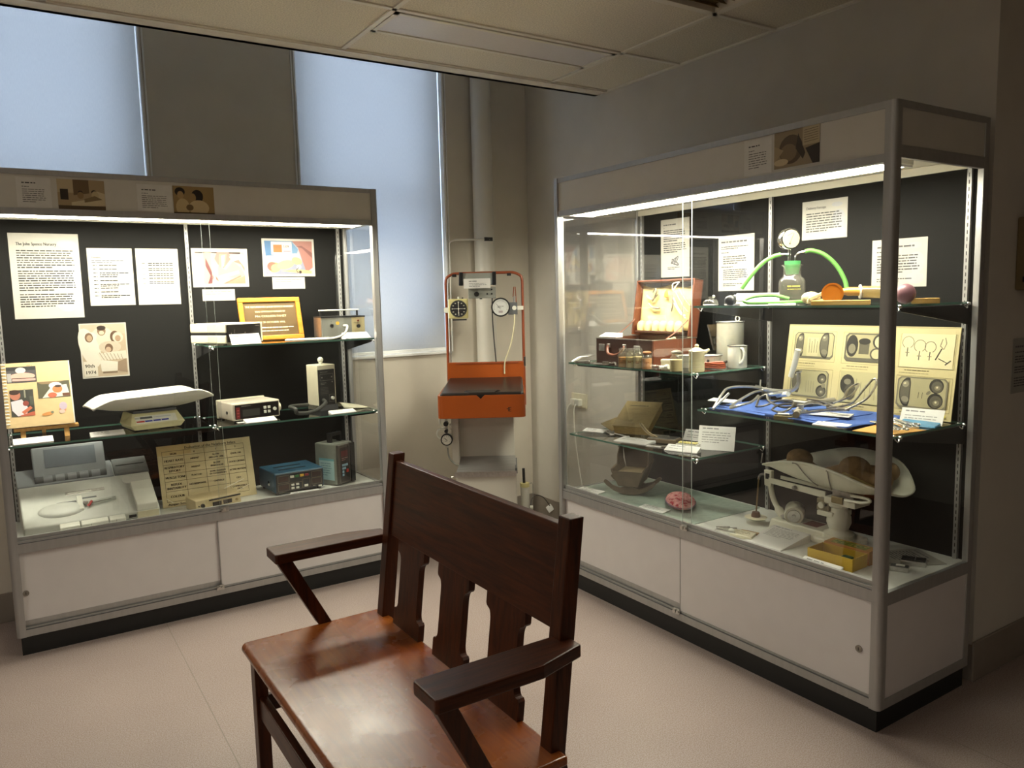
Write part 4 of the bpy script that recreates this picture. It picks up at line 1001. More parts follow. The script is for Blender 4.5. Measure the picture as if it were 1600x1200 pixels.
MB().tube([(-.012, 0, .168), (-.012, 0, .215)], .006, 10).build('gauge_stem', M['chrome'], t)
MB().tube(cr([(-.012, 0, .198), (-.03, 0, .199), (-.045, 0, .198)], 4), .0045, 8).build('side_pipe', M['chrome'], t)
MB().tube(cr([(.012, 0, .168), (.014, 0, .192), (.026, 0, .203), (.048, 0, .207)], 5), .0045, 8).build('elbow_pipe', M['chrome'], t)
gz = .258
gm = MB(); gm.M = T((-.012, 0, gz)) @ RZ(20) @ RX(90); gm.lathe([(0, -.026), (.040, -.026), (.043, -.020), (.043, .006), (.040, .012), (.036, .012)], 28); ga = gm.build('gauge_case', M['chrome'], t)
p = Pic(); p.ell('#99947a', 0, 0, .036, n=28); 
for k in range(9):
    a = math.radians(220 - k * 32); p.line('#55503c', [(.029 * math.cos(a), .029 * math.sin(a)), (.033 * math.cos(a), .033 * math.sin(a))], .0012)
p.line('#3a3528', [(-.006, -.02), (.012, .022)], .002); p.ell('#2a271e', -.005, -.019, .0035); p.line('#6a644e', [(-.016, .012), (.008, .024)], .002)
p.put('gauge_face', ga, T((-.012, 0, gz)) @ RZ(20) @ RX(90) @ T((0, 0, .0118)))
MB().tube(cr([(-.045, 0, .198), (-.075, 0, .190), (-.115, 0, .165), (-.16, 0, .115), (-.195, 0, .066)], 8), .0088, 10).build('left_tube', M['tubeg'], t)
MB().tube(cr([(.046, 0, .207), (.075, .0, .209), (.12, -.005, .190), (.165, -.01, .145), (.195, -.02, .085), (.20, -.03, .04)], 8), .0088, 10).build('right_tube', M['tubeg'], t)
# loose green tube with black bulb
t = empty('green_tube_coil', 'loose loop of green rubber tubing with a black end bulb on the top glass shelf', 'tubing', P('R', 1.19, .160, ZA, 45))
MB().tube(cr([(.085, .015, .022), (.03, .025, .036), (-.04, .02, .035), (-.085, 0, .020), (-.07, -.02, .010), (.0, -.03, .009), (.10, -.03, .010), (.17, -.02, .014)], 8), .0068, 8).build('tube', M['tubeg'], t)
MB().tube([(-.085, 0, .019), (-.115, 0, .019)], .004, 8).build('nozzle', M['offwhite'], t)
MB().ball((-.137, 0, .021), .024, .020, .0205).build('bulb', M['blackp'], t)
# glass nipple shields
ns = empty('nipple_shield', 'low clear glass shield at the left end of the top glass shelf', 'glass shield', P('R', .955, .10, ZA, 45))
MB().lathe([(.028, .001), (.031, .006), (.030, .016), (.022, .024), (.010, .027), (.008, .036), (0, .038)], 20).build('dome', M['jarg'], ns)
MB().lathe([(.029, 0), (.032, .004), (.029, .006)], 20).build('rim', M['steel'], ns); MB().ball((.012, 0, .037), .006).build('tip', M['steel'], ns)
dup(ns, P('R', 1.055, .115, ZA, 30), 'second clear glass shield, right before the leaning card on the top shelf')
card('R', .955, .255, ZA, .175, .07, 40, 'white card leaning at the back of the top shelf behind glass shields', 38, n=3)
card('R', 1.225, .125, ZA, .10, .05, 40, 'white card lying inside the loop of green tubing', 6, n=2)
# breast pump horn
M['amber'] = mat('amber_glass', '#b9701f', .12, var=.12, spec=.7); M['amber2'] = mat('pale_amber_glass', '#c99a4a', .15, var=.1)
t = empty('breast_pump', 'amber glass horn pump with its wide round mouth facing out, top shelf', 'breast pump', P('R', 1.475, .165, ZA + .040, 42))
hm = MB(); hm.M = RX(90); hm.lathe([(.036, .0), (.037, .004), (.033, .003), (.030, -.012), (.016, -.03), (.012, -.04), (0, -.042)], 26); hm.build('horn', M['amber'], t, solid=.003)
hb = MB().tube(cr([(0, .035, .0), (.02, .055, .003), (.06, .06, .005), (.11, .05, .004)], 5), [.013] * 10 + [.016] * 6, 12); hb.build('neck', M['amber2'], t)
MB().tube([(.10, .05, .004), (.20, .03, .0)], [.021, .023], 14).build('glass_barrel', glass('barrel_glass', (.92, .86, .70), ior=1.6, body=(.7, .55, .25), bw=.25), t)
MB().tube([(.098, .05, .004), (.103, .05, .004)], .026, 14).build('barrel_rim', M['offwhite'], t)
t = empty('squeeze_bulb', 'mauve rubber squeeze bulb just right of the near corner post', 'rubber bulb', P('R', 1.728, .20, ZA, 0))
MB().ball((0, 0, .034), .033, .033, .034).build('bulb', mat('mauve_rubber', '#8a6068', .4, var=.2), t); MB().tube([(-.03, .03, .034), (-.055, .05, .036)], .007, 8).build('nozzle', mat('pink_rubber', '#b58078', .5), t)
M['ywood'] = wood('yellowed_box_wood', 'x', '#c9a052', '#e2c07a', .5)
for (u, v, a, l, w2, h, rz, lb, z) in ((1.55, .105, 0, .19, .05, .016, 30, 'flat pale wooden strip lying below the amber horn', ZA), (1.775, .24, 0, .085, .04, .018, 30, 'short pale wooden block behind the mauve bulb', ZA)):
    o = MB().box(-l / 2, l / 2, -w2 / 2, w2 / 2, 0, h).build('wooden_block', M['ywood'], bev=.002); o.matrix_world = P('R', u, v, z, rz); tag(o, lb, 'wood block')
t = empty('cloth_binder', 'bunched cream calico binder between the green tubing and amber horn', 'cloth', P('R', 1.380, .225, ZA, 40))
M['calico'] = mat('cream_calico', '#cdbd8e', .85, scale=90, var=.2, bump=.3)
MB().ball((-.03, .01, .024), .035, .024, .024, 14, 8).build('roll', M['calico'], t); MB().box(-.045, .05, -.028, .015, .004, .020).build('fold', M['calico'], t, bev=.004)
f = MB(); f.M = T((.0, -.02, .028)) @ RY(-24); f.box(-.04, .045, -.012, .006, 0, .014); f.build('flap', M['calico'], t, bev=.003); MB().tube([(.02, .02, .035), (.07, .03, .03)], .014, 10).build('rolled_end', M['calico'], t)

# --- middle right shelf
M['pcard'] = mat('yellowed_poster_card', '#cdbf8e', .6, scale=7, var=.10)
p = Pic(); w_, h_ = .735, .345; D1 = '#4a463a'; D2 = '#7c7660'; LT = '#b8ae88'; DK = '#2b2822'
p.line('#a09468', [(0, h_ - .004), (w_, h_ - .004)], .003)
cols3 = (.030, .275, .520); 
for r, y in ((0, .195), (1, .035)):
    for c, x in enumerate(cols3):
        p.frame('#8f855e', x - .006, y - .006, .212, .128, .0015)
        p.block(x + .02, y - .018, .16, 1, .007, '#7a7050', .5); p.block(x, y - .028, .19, 1, .0055, '#8f8562', .45)
def rr(x, y, w, h, c, r=.012): p.poly(c, [(x + r, y), (x + w - r, y), (x + w, y + r), (x + w, y + h - r), (x + w - r, y + h), (x + r, y + h), (x, y + h - r), (x, y + r)])
def kidney(x, y, a, b, c, c2):
    def bean(k, dx, dy): return [(x + dx + k * a * (math.cos(t) + (.38 * math.cos(t / 2 + 0) ** 8 * -1.5 if abs(t) < 1.2 else 0)) , y + dy + k * b * math.sin(t)) for t in [-PI + 2 * PI * i / 30 for i in range(30)]]
    p.poly(c, bean(1, 0, 0)); p.poly('#5f5a4b', bean(.84, -a * .05, 0)); p.ell(c2, x - a * .25, y + b * .55, a * .42, b * .22, 20); p.ell(c2, x - a * .15, y - b * .5, a * .5, b * .20, -15); p.ell('#c9c09a', x - a * .35, y + b * .60, a * .18, b * .07, 20)
def bowl(x, y, r):
    p.ell(DK, x, y, r); p.ell('#5b5647', x + r * .08, y - r * .10, r * .78); p.ell('#807a64', x + r * .15, y - r * .22, r * .42, r * .34); p.ell('#cfc6a0', x + r * .10, y - r * .15, r * .14)
# row 1
rr(.036, .200, .192, .112, '#6b6654'); rr(.040, .210, .184, .098, '#aea67e', .01); kidney(.070, .258, .026, .05, DK, '#8d8770'); kidney(.190, .258, .030, .055, DK, '#77725e'); p.rect('#bdb48c', .1, .21, .055, .08)
for k in range(4): p.line(D1, [(.112 + k * .012, .225), (.110 + k * .013, .285 - (k % 2) * .01)], .002)
rr(.280, .198, .198, .116, '#5d584a'); rr(.287, .214, .184, .094, '#a89f78', .01); p.ell(DK, .312, .262, .026, .045); p.ell(D2, .312, .25, .016, .02); p.rect('#5c5746', .343, .23, .044, .05); p.ell(DK, .365, .281, .026, .013); p.ell(DK, .43, .282, .03, .030); p.ell('#c6bc94', .432, .281, .024); p.ell(D1, .418, .232, .026, .024); p.ell('#bfb58c', .42, .232, .021, .019); p.ell('#8d8464', .432, .281, .007)
p.rect('#d6caa0', .52, .19, .2, .128)
def loop(x, y, s, hb=1):
    p.line(D2, [(x + s * .5 * math.sin(a), y + s * (1 - math.cos(a)) * .5) for a in [.5 + i * (2 * PI - 1) / 12 for i in range(13)]], .0028); p.line(D1, [(x, y + .003), (x, y - s * .7)], .0035); p.line(D2, [(x - .008, y - s * .35), (x + .008, y - s * .35)], .003)
loop(.545, .262, .045); loop(.592, .25, .045); loop(.632, .248, .042); p.line(D2, [(.675, .30), (.668, .275), (.682, .262), (.69, .285), (.684, .305)], .003); p.line(D1, [(.675, .265), (.655, .222)], .005); p.line(D1, [(.665, .228), (.70, .212)], .003); p.line(D1, [(.692, .205), (.712, .222)], .005)
# row 2
rr(.036, .036, .185, .115, '#77715c'); rr(.042, .042, .173, .106, '#a9a17a', .01); kidney(.072, .098, .027, .048, DK, '#6a6552'); bowl(.19, .118, .022); bowl(.19, .066, .024); p.ell('#8b8468', .2, .09, .01)
for k in range(4): p.line(D2, [(.118 + k * .012, .055), (.116 + k * .012, .105)], .0016)
p.rect('#b3aa80', .276, .032, .2, .126); p.ell(DK, .31, .105, .032, .040); p.ell(D1, .325, .075, .026, .035); p.ell('#7d7763', .31, .115, .016, .012)
for k in range(6): p.line('#7f7a62', [(.348 + k * .021, .05 + (k % 2) * .01), (.350 + k * .020, .130 - (k % 3) * .012)], .0022)
rr(.522, .036, .192, .118, '#77715c'); rr(.528, .043, .18, .106, '#a59d78', .01); kidney(.562, .095, .030, .055, DK, '#8d8770'); bowl(.672, .125, .027); bowl(.672, .070, .029)
for k in range(2): p.line(D1, [(.607 + k * .014, .075), (.609 + k * .014, .098)], .002)
p.ell(D2, .645, .098, .01, .006, 40); p.rect('#e0d23c', .690, .012, .026, .010)
sheet('instrument_poster', 'yellowed instrument poster with six tray pictures leaning behind the blue cloth', 'poster', P('R', 1.006, .495, ZB + .002, 0) @ RX(81.5), w_, h_, p, t=.004, m=M['pcard'])
M['bluec'] = mat('blue_surgical_cloth', '#3f5fa6', .85, scale=120, var=.14, bump=.4)
t = MB().grid(lambda a, b_: (a * .66 + .015 * math.sin(3 * b_), b_ * .375, .003 + .0035 * math.sin(7 * a + 2 * b_) ** 2 + .0025 * math.sin(9 * b_ + a * 3) ** 2), 24, 16).build('surgical_cloth', M['bluec'], solid=.003)
t.matrix_world = P('R', .925, .125, ZB, -2); tag(t, 'folded royal blue surgical cloth spread under the forceps', 'cloth')
o = MB().box(.30, .40, -.006, .012, .004, .018).build('folded_edge', M['bluec'], t, bev=.005)
o = MB().box(.0, .54, .03, .33, .0076, .0106).build('upper_layer', M['bluec'], t, bev=.001)
ZF = ZB + .012
M['forcd'] = mat('blackened_steel', (.16, .15, .14), .35, metal=.85, scale=60, var=.3); M['forcm'] = mat('aged_nickel', (.42, .39, .35), .28, metal=.9, scale=60, var=.3)
def bar(pts, r, k=6, n=8): return MB().tube(cr(pts, k), r, n)
def forceps(name, label, Mx, m, loops, handles, pivot=None):
    t = empty(name, label, 'forceps', Mx)
    for l in loops: bar(*l).build('blade', m, t)
    for h in handles: bar(*h).build('handle', m, t)
    if pivot: MB().cyl((pivot[0], pivot[1], pivot[2] - .006), (pivot[0], pivot[1], pivot[2] + .008), .006, 10).build('pivot', m, t)
    return t
# large pale forceps with upright handles, left
t = forceps('axis_forceps', 'big pale steel forceps with looped blades over the left edge of the cloth', P('R', .985, .155, ZF + .003, 0), M['steel'],
    [([(-.01, .26, .05), (-.02, .18, .065), (-.055, .09, .065), (-.03, .015, .045), (-.005, -.06, .0), (.0, -.055, .004), (-.005, .03, .05)], .0055),
     ([(-.01, .26, .045), (.02, .15, .045), (.035, .04, .02), (.07, -.045, .006), (.105, -.035, .016), (.115, .03, .026), (.10, .09, .045)], .0055)],
    [([(-.01, .25, .05), (.03, .27, .045), (.085, .285, .045), (.115, .30, .055), (.13, .31, .085), (.125, .315, .13)], .0085),
     ([(-.03, .28, .03), (.04, .25, .03), (.12, .27, .045)], .008)], (0, .26, .05))
MB().tube([(.075, .33, .105), (.098, .325, .165), (.118, .318, .225)], [.012, .0125, .0125], 12).build('grip', M['offwhite'], t)
for (a, b_) in (((-.04, .27, .055), (-.045, .28, .085)), ((-.055, .26, .06), (-.02, .26, .055)), ((.125, .31, .125), (.15, .30, .135))): MB().tube([a, b_], .0045, 8).build('screw', M['steel'], t)
MB().tube([(.05, .275, .026), (.12, .255, .040)], .0115, 10).build('grip', M['offwhite'], t)
# dark short forceps, centre
forceps('short_forceps', 'dark tarnished forceps with crossed loop blades and wooden handle, cloth middle', P('R', 1.215, .195, ZF + .004, 0), M['forcd'],
    [([(.02, .10, .02), (.0, .02, .022), (.02, -.05, .012), (.08, -.07, .010), (.10, -.04, .028), (.05, .03, .042), (-.02, .04, .035), (-.06, .0, .014), (-.075, -.03, .012)], .0042),
     ([(-.075, -.03, .012), (-.10, .02, .040), (-.09, .05, .05), (-.06, .03, .03), (.02, .02, .014), (.05, .10, .018)], .0048)],
    [([(.03, .06, .018), (.05, .13, .018), (.06, .17, .02)], .007)])
o = MB().tube([(.055, .15, .022), (.085, .25, .026)], [.012, .014], 10); 
tt = bpy.data.objects['short_forceps']; o.build('grip', mat('grey_wood_grip', '#8b8474', .5), tt); MB().tube([(.03, .10, .010), (.06, .20, .012)], .006, 8).build('shank', M['dsteel'], tt)
# bright long forceps, right, blades up
forceps('long_forceps', 'bright steel forceps with blades raised against the poster, right cloth half', P('R', 1.39, .24, ZF, 0), M['forcm'],
    [([(-.02, .03, .04), (.02, .09, .055), (.0, .16, .085), (-.005, .21, .10), (.02, .20, .105), (.04, .12, .07), (.01, .05, .045)], .0043),
     ([(.02, .0, .03), (.085, .05, .05), (.095, .12, .10), (.10, .17, .135), (.12, .16, .12), (.13, .08, .07), (.09, .01, .03)], .0043)],
    [([(-.02, .03, .04), (-.055, .0, .045), (-.075, -.03, .03), (-.08, -.06, .012)], .0055), ([(.09, .02, .03), (.03, -.02, .025), (-.02, -.06, .016), (-.05, -.10, .012)], .0055),
     ([(-.07, .0, .055), (-.02, .03, .05), (.05, .02, .035), (.1, .02, .03)], .005), ([(-.095, -.05, .012), (-.06, -.045, .018), (-.03, -.05, .02)], .005)], (.01, .02, .034))
tt = bpy.data.objects['long_forceps']
MB().tube([(-.045, -.085, .020), (.0, -.155, .019)], [.012, .013], 10).build('grip', bpy.data.materials['grey_wood_grip'], tt)
MB().box(-.085, -.065, -.04, -.02, .020, .040).build('joint_block', M['steel'], tt, bev=.003)
card('R', .88, .165, ZF + .0135, .14, .045, 8, 'white card under the loops of the big pale forceps', 8, n=1)
card('R', 1.02, .46, ZF + .001, .15, .04, 8, 'white card at the back of the cloth close under the poster', 6, .002, n=1)
card('R', 1.345, .205, ZF + .004, .16, .055, 14, 'upper of two white cards overlapping at the cloth front edge', 6, .002, n=1)
card('R', 1.455, .090, ZB, .125, .05, 8, 'lower of two white cards overlapping, at the glass shelf edge', 7, .004, n=1)
card('R', 1.62, .37, ZB, .145, .06, 10, 'white card standing at the right end before the poster', 60, n=3)
t = empty('brass_box', 'small tarnished brass box with pale contents on the shelf edge below the cloth', 'box', P('R', 1.285, .088, ZB, 25))
MB().box(0, .07, 0, .035, 0, .017).build('body', mat('old_brass', '#7f7350', .4, metal=.5), t, bev=.003)
MB().box(.004, .066, .004, .031, .0168, .020).build('contents', M['blackp'], t); MB().box(.012, .055, .008, .026, .019, .025).build('swab', M['offwhite'], t, bev=.003)
o = MB().prism([(0, 0), (.125, .02), (.155, .19), (-.02, .19)], 0, .0025).build('envelope', mat('manila_paper', '#c99a50', .6, scale=12)); o.matrix_world = P('R', 1.62, .085, ZB, 0); tag(o, 'orange manila envelope at the right front corner of the shelf', 'envelope')
MB().prism([(0, .19), (.06, .13), (.14, .185)], .0024, .003).build('flap', bpy.data.materials['manila_paper'], o)
for i, (u, v, rz, lb, l) in enumerate(((1.60, .345, -20, 'steel scissor-like instrument at the back of the envelope', .14), (1.62, .305, -24, 'middle one of three steel instruments at the shelf right end', .15), (1.62, .25, -28, 'front steel instrument lying across the manila envelope', .16))):
    t = empty('surgical_instrument', lb, 'instrument', P('R', u - .035, v, ZB + .004, rz), 'steel instruments at the shelf end')
    MB().tube(cr([(0, 0, .006), (l * .5, .004, .010), (l, -.004, .006)], 5), .0055, 8).build('arm', M['chrome'], t); MB().tube(cr([(0, .012, .006), (l * .5, .004, .012), (l, .016, .008)], 5), .0045, 8).build('arm', M['chrome'], t)
    MB().ball((l * .5, .004, .013), .008).build('pivot', M['chrome'], t)
    for s_ in (-.010, .022): MB().tube([(l + .014 + .013 * math.cos(a), s_ + .010 * math.sin(a), .008) for a in [2 * PI * k / 12 for k in range(12)]], .003, 6, closed=True).build('finger_ring', M['chrome'], t)
o = MB().hexa([(0, 0, 0), (.13, .02, 0), (.13, .09, 0), (0, .08, 0)], [(.004, .004, .008), (.126, .024, .005), (.126, .086, .012), (.004, .076, .016)]).build('blue_packet', mat('blue_plastic_wrap', '#3a86ad', .25, var=.3, scale=14), bev=.002); o.matrix_world = P('R', 1.645, .300, ZB, 10); tag(o, 'small crumpled bright blue packet under the standing card', 'packet')

# --- upper left shelf (ZC): suitcase
M['leath'] = mat('dark_brown_leather', '#4a2c20', .42, scale=70, var=.25, bump=.2); M['leath2'] = mat('tan_brown_leather', '#6b3c28', .4, scale=60, var=.2, bump=.15); M['lining'] = mat('cream_satin_lining', '#d3bf86', .7, scale=30, var=.16, bump=.2)
t = empty('midwife_suitcase', 'open brown leather suitcase with cream lining and fitted bottles', 'suitcase', P('R', .20, .105, ZC, 0))
W2, D2_, H2 = .40, .285, .128
cs = MB(); th_ = .008
MB().box(0, W2, 0, th_, .004, H2).build('front_wall', M['leath'], t, bev=.003); MB().box(W2 - th_, W2, th_, D2_, .004, H2).build('side_wall', M['leath2'], t, bev=.002)
MB().box(0, th_, th_, D2_, .004, H2).build('side_wall', M['leath'], t, bev=.002); MB().box(th_, W2 - th_, D2_ - th_, D2_, .004, H2).build('rear_wall', M['leath'], t); MB().box(0, W2, 0, D2_, 0, .006).build('bottom', M['leath'], t)
MB().box(th_, W2 - th_, th_, D2_ - th_, .09, .098).build('tray_lining', M['lining'], t); MB().box(.12, .26, .06, .20, .098, .102).build('dark_pad', M['darkg'], t, bev=.002)
MB().tube([(0, 0, H2), (W2, 0, H2), (W2, D2_, H2), (0, D2_, H2)], .003, 6, closed=True).build('metal_rim', M['dsteel'], t)
MB().tube(cr([(.10, -.004, .094), (.10, -.012, .080), (.115, -.020, .058), (.155, -.021, .050), (.195, -.020, .060), (.215, -.012, .082), (.215, -.004, .094)], 5), .0068, 8).build('handle', M['leath2'], t)
for x in (.10, .215): MB().box(x - .010, x + .010, -.008, .002, .084, .104).build('handle_bracket', M['steel'], t, bev=.002)
for x in (.045, .300):
    MB().box(x - .020, x + .020, -.004, .001, .066, .100).build('latch', M['steel'], t, bev=.002)
lm = T((0, D2_, H2)) @ RX(-9)
def L2(mb, n, m, **k): mb.M = lm; return mb
lh = .275; ldp = .055
for (a, n, m) in (((0, W2, -.0, .006, 0, lh), 'lid_panel', M['leath']), ((0, .008, -ldp, 0, 0, lh), 'lid_wall', M['leath2']), ((W2 - .008, W2, -ldp, 0, 0, lh), 'lid_wall', M['leath2']), ((0, W2, -ldp, 0, lh - .008, lh), 'lid_wall', M['leath2'])):
    b_ = MB(); b_.M = lm; b_.box(*a); b_.build(n, m, t, bev=.002)
b_ = MB(); b_.M = lm
b_.grid(lambda a, c: (.012 + a * (W2 - .024), -.010 - .012 * math.sin(PI * a) ** .5 * 0 - .006 * abs(math.sin(9 * a + 2 * c)), .03 + c * (lh - .05) - .014 * math.sin(PI * ((a * 2) % 1)) * c), 30, 10)
b_.build('lid_lining', M['lining'], t, solid=.002)
for i in range(6):
    b_ = MB(); b_.M = lm; x = .05 + i * .052; b_.lathe([(0, 0), (.020, .003), (.023, .030), (.018, .046), (.009, .054), (0, .056)], 14, (x, -.035, .018)); b_.build('pocket_bottle', M['lining'], t)
b_ = MB(); b_.M = lm; b_.box(.03, .34, -.06, -.012, .010, .020); b_.build('pocket_strap', M['leath'], t, bev=.003)
rnd = random.Random(3)
for (pts_, r, m) in (([(.06, -.03, .20), (.10, -.03, .18), (.14, -.03, .205)], .004, M['steel']), ([(.08, -.03, .16), (.11, -.03, .14), (.16, -.03, .135)], .005, M['dsteel']), ([(.10, -.03, .215), (.115, -.03, .235), (.125, -.03, .215), (.105, -.03, .17)], .003, M['dsteel']), ([(.19, -.028, .19), (.195, -.03, .22), (.20, -.028, .19)], .007, M['amber2']),
                     ([(.26, -.03, .215), (.32, -.034, .15), (.36, -.034, .115)], .0035, M['dsteel']), ([(.25, -.03, .185), (.30, -.034, .13), (.35, -.034, .085)], .004, M['steel']), ([(.28, -.03, .23), (.34, -.034, .17), (.37, -.034, .145)], .0032, M['dsteel']), ([(.235, -.03, .20), (.25, -.03, .16), (.245, -.03, .12)], .004, M['dsteel']), ([(.26, -.034, .16), (.31, -.034, .11), (.345, -.034, .10)], .003, M['steel'])):
    b_ = MB(); b_.M = lm; b_.tube(cr(pts_, 5), r, 7); b_.build('lid_instrument', m, t)
MB().tube(cr([(.315, D2_ - .03, H2 + lh - .01), (.305, D2_ - .06, H2 + lh - .02), (.312, D2_ - .065, H2 + lh - .05), (.325, D2_ - .06, H2 + lh - .03), (.318, D2_ - .03, H2 + lh - .01)], 4), .0025, 6).build('string_tie', M['offwhite'], t)
for x in (.015, W2 - .015): MB().tube(cr([(x, .10, H2), (x, .17, H2 + .035), (x, D2_ - .04, H2 + .085)], 4), .005, 6, flat=.4).build('lid_strap', M['leath2'], t)
for (x, c) in ((.30, .115), (.335, .2)): MB().tube([(x, c, .105), (x + .03, c + .1, .125)], .008, 8).build('case_tool', M['lining'], t)
card('R', .205, .118, ZC + H2 + .004, .12, .05, 4, 'white card resting on the left front edge of the suitcase', 20, n=1)
# jars
M['label'] = mat('stained_paper_label', '#b98a4a', .6)
def jar(n, label, u, v, r, h, liq, lid=M['jarg'], group=None):
    t = empty('glass_jar', label, 'jar', P('R', u, v, ZC, 45), group)
    MB().lathe([(0, .001), (r * .95, .001), (r, .004), (r, h * .66), (r * .8, h * .76), (r * .72, h * .8), (r * .72, h * .86), (r * .8, h * .88)], 20).build('body', M['jarg'], t, solid=.0015)
    MB().lathe([(0, .003), (r * .92, .003), (r * .92, h * (.52 + .03 * n)), (0, h * (.52 + .03 * n))], 20).build('contents', liq, t)
    MB().lathe([(r * .6, h * .84), (r * .85, h * .90), (r * .85, h * .95), (r * .5, h), (0, h)], 18).build('stopper', lid, t)
    return t
liqs = [mat('amber_liquid', '#e0a04e', .3), mat('pale_yellow_liquid', '#efdc9c', .3), mat('straw_powder', '#ecd8a0', .5), mat('orange_liquid', '#dd9650', .3)]
lbl = ['stoppered glass jar of amber liquid, leftmost of four by the suitcase', 'stoppered glass jar of pale yellow liquid, second of four by the suitcase', 'tall stoppered jar of straw powder, third of four by the suitcase', 'glass jar of orange liquid, rightmost of four by the suitcase']
for i in range(4):
    t = jar(i, lbl[i], .452 + i * .052, .060 + .002 * i, .0235, (.092, .092, .096, .082)[i], liqs[i], M['jarg'] if i < 3 else mat('brown_lid', '#8a5a34', .5), 'stoppered jars before the suitcase')
    pp = Pic(); pp.block(-.012, .004, .024, 2, .006, '#7a4a24', .5); pp.put('jar_label', t, T((0, -.0242, .028)) @ RX(90))
t = jar(1, 'squat glass jar with a grey metal lid near the cream pot', .775, .085, .028, .092, liqs[2], M['dsteel'])
t = empty('beige_carton', 'small beige card box on the shelf behind a white porcelain pestle', 'box', P('R', .70, .13, ZC, 35))
MB().box(-.045, .045, -.02, .02, 0, .045).build('box', M['putty'], t, bev=.001); MB().box(-.046, .046, -.021, .021, .036, .046).build('lid', M['cream'], t, bev=.001)
t = empty('glass_phial', 'small clear phial lying with a white bulb end before the beige carton', 'phial', P('R', .665, .075, ZC + .012, 30))
MB().tube([(-.03, 0, .0), (.01, .0, .0)], .011, 12).build('tube', M['jarg'], t); MB().tube(cr([(.01, 0, 0), (.03, .01, 0), (.05, .004, .004)], 4), [.008] * 5 + [.011] * 4, 10).build('bulb', M['offwhite'], t)
t = empty('covered_pot', 'cream porcelain pot with lid knob and spout on the suitcase shelf', 'pot', P('R', .845, .135, ZC, 45))
M['ivory'] = mat('ivory_porcelain', '#d9cfa6', .25, var=.05)
MB().lathe([(0, 0), (.030, 0), (.033, .003), (.033, .085), (.035, .090), (.030, .094), (.012, .104), (.008, .106), (.009, .114), (.005, .119), (0, .12)], 24).build('pot', M['ivory'], t)
MB().tube(cr([(.028, 0, .080), (.042, 0, .090), (.054, 0, .095)], 4), [.010] * 4 + [.007] * 3 + [.006] * 2, 10).build('spout', M['ivory'], t)
M['enamel'] = mat('white_enamel', '#dcdccf', .22, var=.03); M['rimb'] = mat('dark_enamel_rim', '#3b3d40', .3)
t = empty('enamel_dish', 'oval white enamel dish with a thin dark rim behind the cream pot', 'dish', P('R', .715, .285, ZC, 42))
MB().lathe([(0, .0), (.75, .0), (.86, .02), (.95, .05), (1.0, .056), (.93, .054), (.84, .022), (.7, .004), (0, .004)], 28, sx=.105, sy=.06).build('dish', M['enamel'], t)
MB().tube([(.105 * math.cos(a), .06 * math.sin(a), .056) for a in [2 * PI * k / 28 for k in range(28)]], .002, 6, closed=True).build('rim', M['rimb'], t)
MB().box(-.02, .03, -.015, .02, .058, .066).build('inner_lid', M['enamel'], t, bev=.003)
t = empty('enamel_douche_can', 'tall white enamel douche can with a hanging loop beside the mug', 'can', P('R', .735, .470, ZC, 45))
MB().lathe([(0, 0), (.060, 0), (.062, .003), (.062, .198), (.0645, .201), (.0605, .202), (.059, .197), (.059, .006), (0, .006)], 30).build('can', M['enamel'], t)
MB().tube([(.0635 * math.cos(a), .0635 * math.sin(a), .2015) for a in [2 * PI * k / 30 for k in range(30)]], .0025, 6, closed=True).build('rim', M['rimb'], t)
MB().tube([(.035 + .009 * math.cos(a), .045, .214 + .012 * math.sin(a)) for a in [2 * PI * k / 14 for k in range(14)]], .003, 6, closed=True).build('hanging_loop', M['enamel'], t)
t = empty('enamel_mug', 'white enamel mug with its handle turned right at the shelf end', 'mug', P('R', .838, .40, ZC, 45))
MB().lathe([(0, 0), (.041, 0), (.043, .003), (.043, .096), (.0455, .098), (.041, .098), (.040, .008), (0, .006)], 28).build('cup', M['enamel'], t)
MB().tube([(.0443 * math.cos(a), .0443 * math.sin(a), .098) for a in [2 * PI * k / 26 for k in range(26)]], .0018, 6, closed=True).build('rim', M['rimb'], t)
MB().tube(cr([(.012, -.040, .088), (.020, -.052, .086), (.026, -.058, .060), (.018, -.052, .030), (.008, -.041, .020)], 6), .0055, 8).build('handle', M['enamel'], t)
t = empty('red_catheter', 'coil of dull red rubber catheter tubing before the enamel mug', 'tubing', P('R', .815, .265, ZC, 45))
M['redr'] = mat('dull_red_rubber', '#9a4a30', .5)
for k in range(3): MB().tube([((.055 - .002 * k) * math.cos(a), (.022 + .002 * k) * math.sin(a),   .009 + .009 * k + .003 * math.sin(2 * a)) for a in [2 * PI * j / 24 for j in range(24)]], .0045, 7, closed=True).build('coil', M['redr'], t)
MB().tube([(.05, 0, .03), (.06, -.01, .034)], .006, 8).build('tip', M['blackp'], t); MB().tube([(-.02, -.01, .03), (-.018, -.006, .042)], .006, 8).build('plug', M['blackp'], t)
t = empty('anaesthetic_mask', 'folded wire mask frame at the far left end of the suitcase shelf', 'mask', P('R', .125, .10, ZC, 45))
MB().box(-.055, .02, -.02, .025, 0, .012).build('plate', M['dsteel'], t, bev=.003); MB().tube(cr([(-.07, -.02, .008), (-.03, .01, .03), (.03, .02, .035)], 5), .004, 7).build('wire', M['steel'], t); MB().tube(cr([(-.06, .01, .008), (0, .025, .04), (.04, .025, .036)], 5), .003, 7).build('wire', M['steel'], t)
t = empty('metal_sound', 'polished steel instrument with a hooked end before the suitcase handle', 'instrument', P('R', .30, .068, ZC, 20))
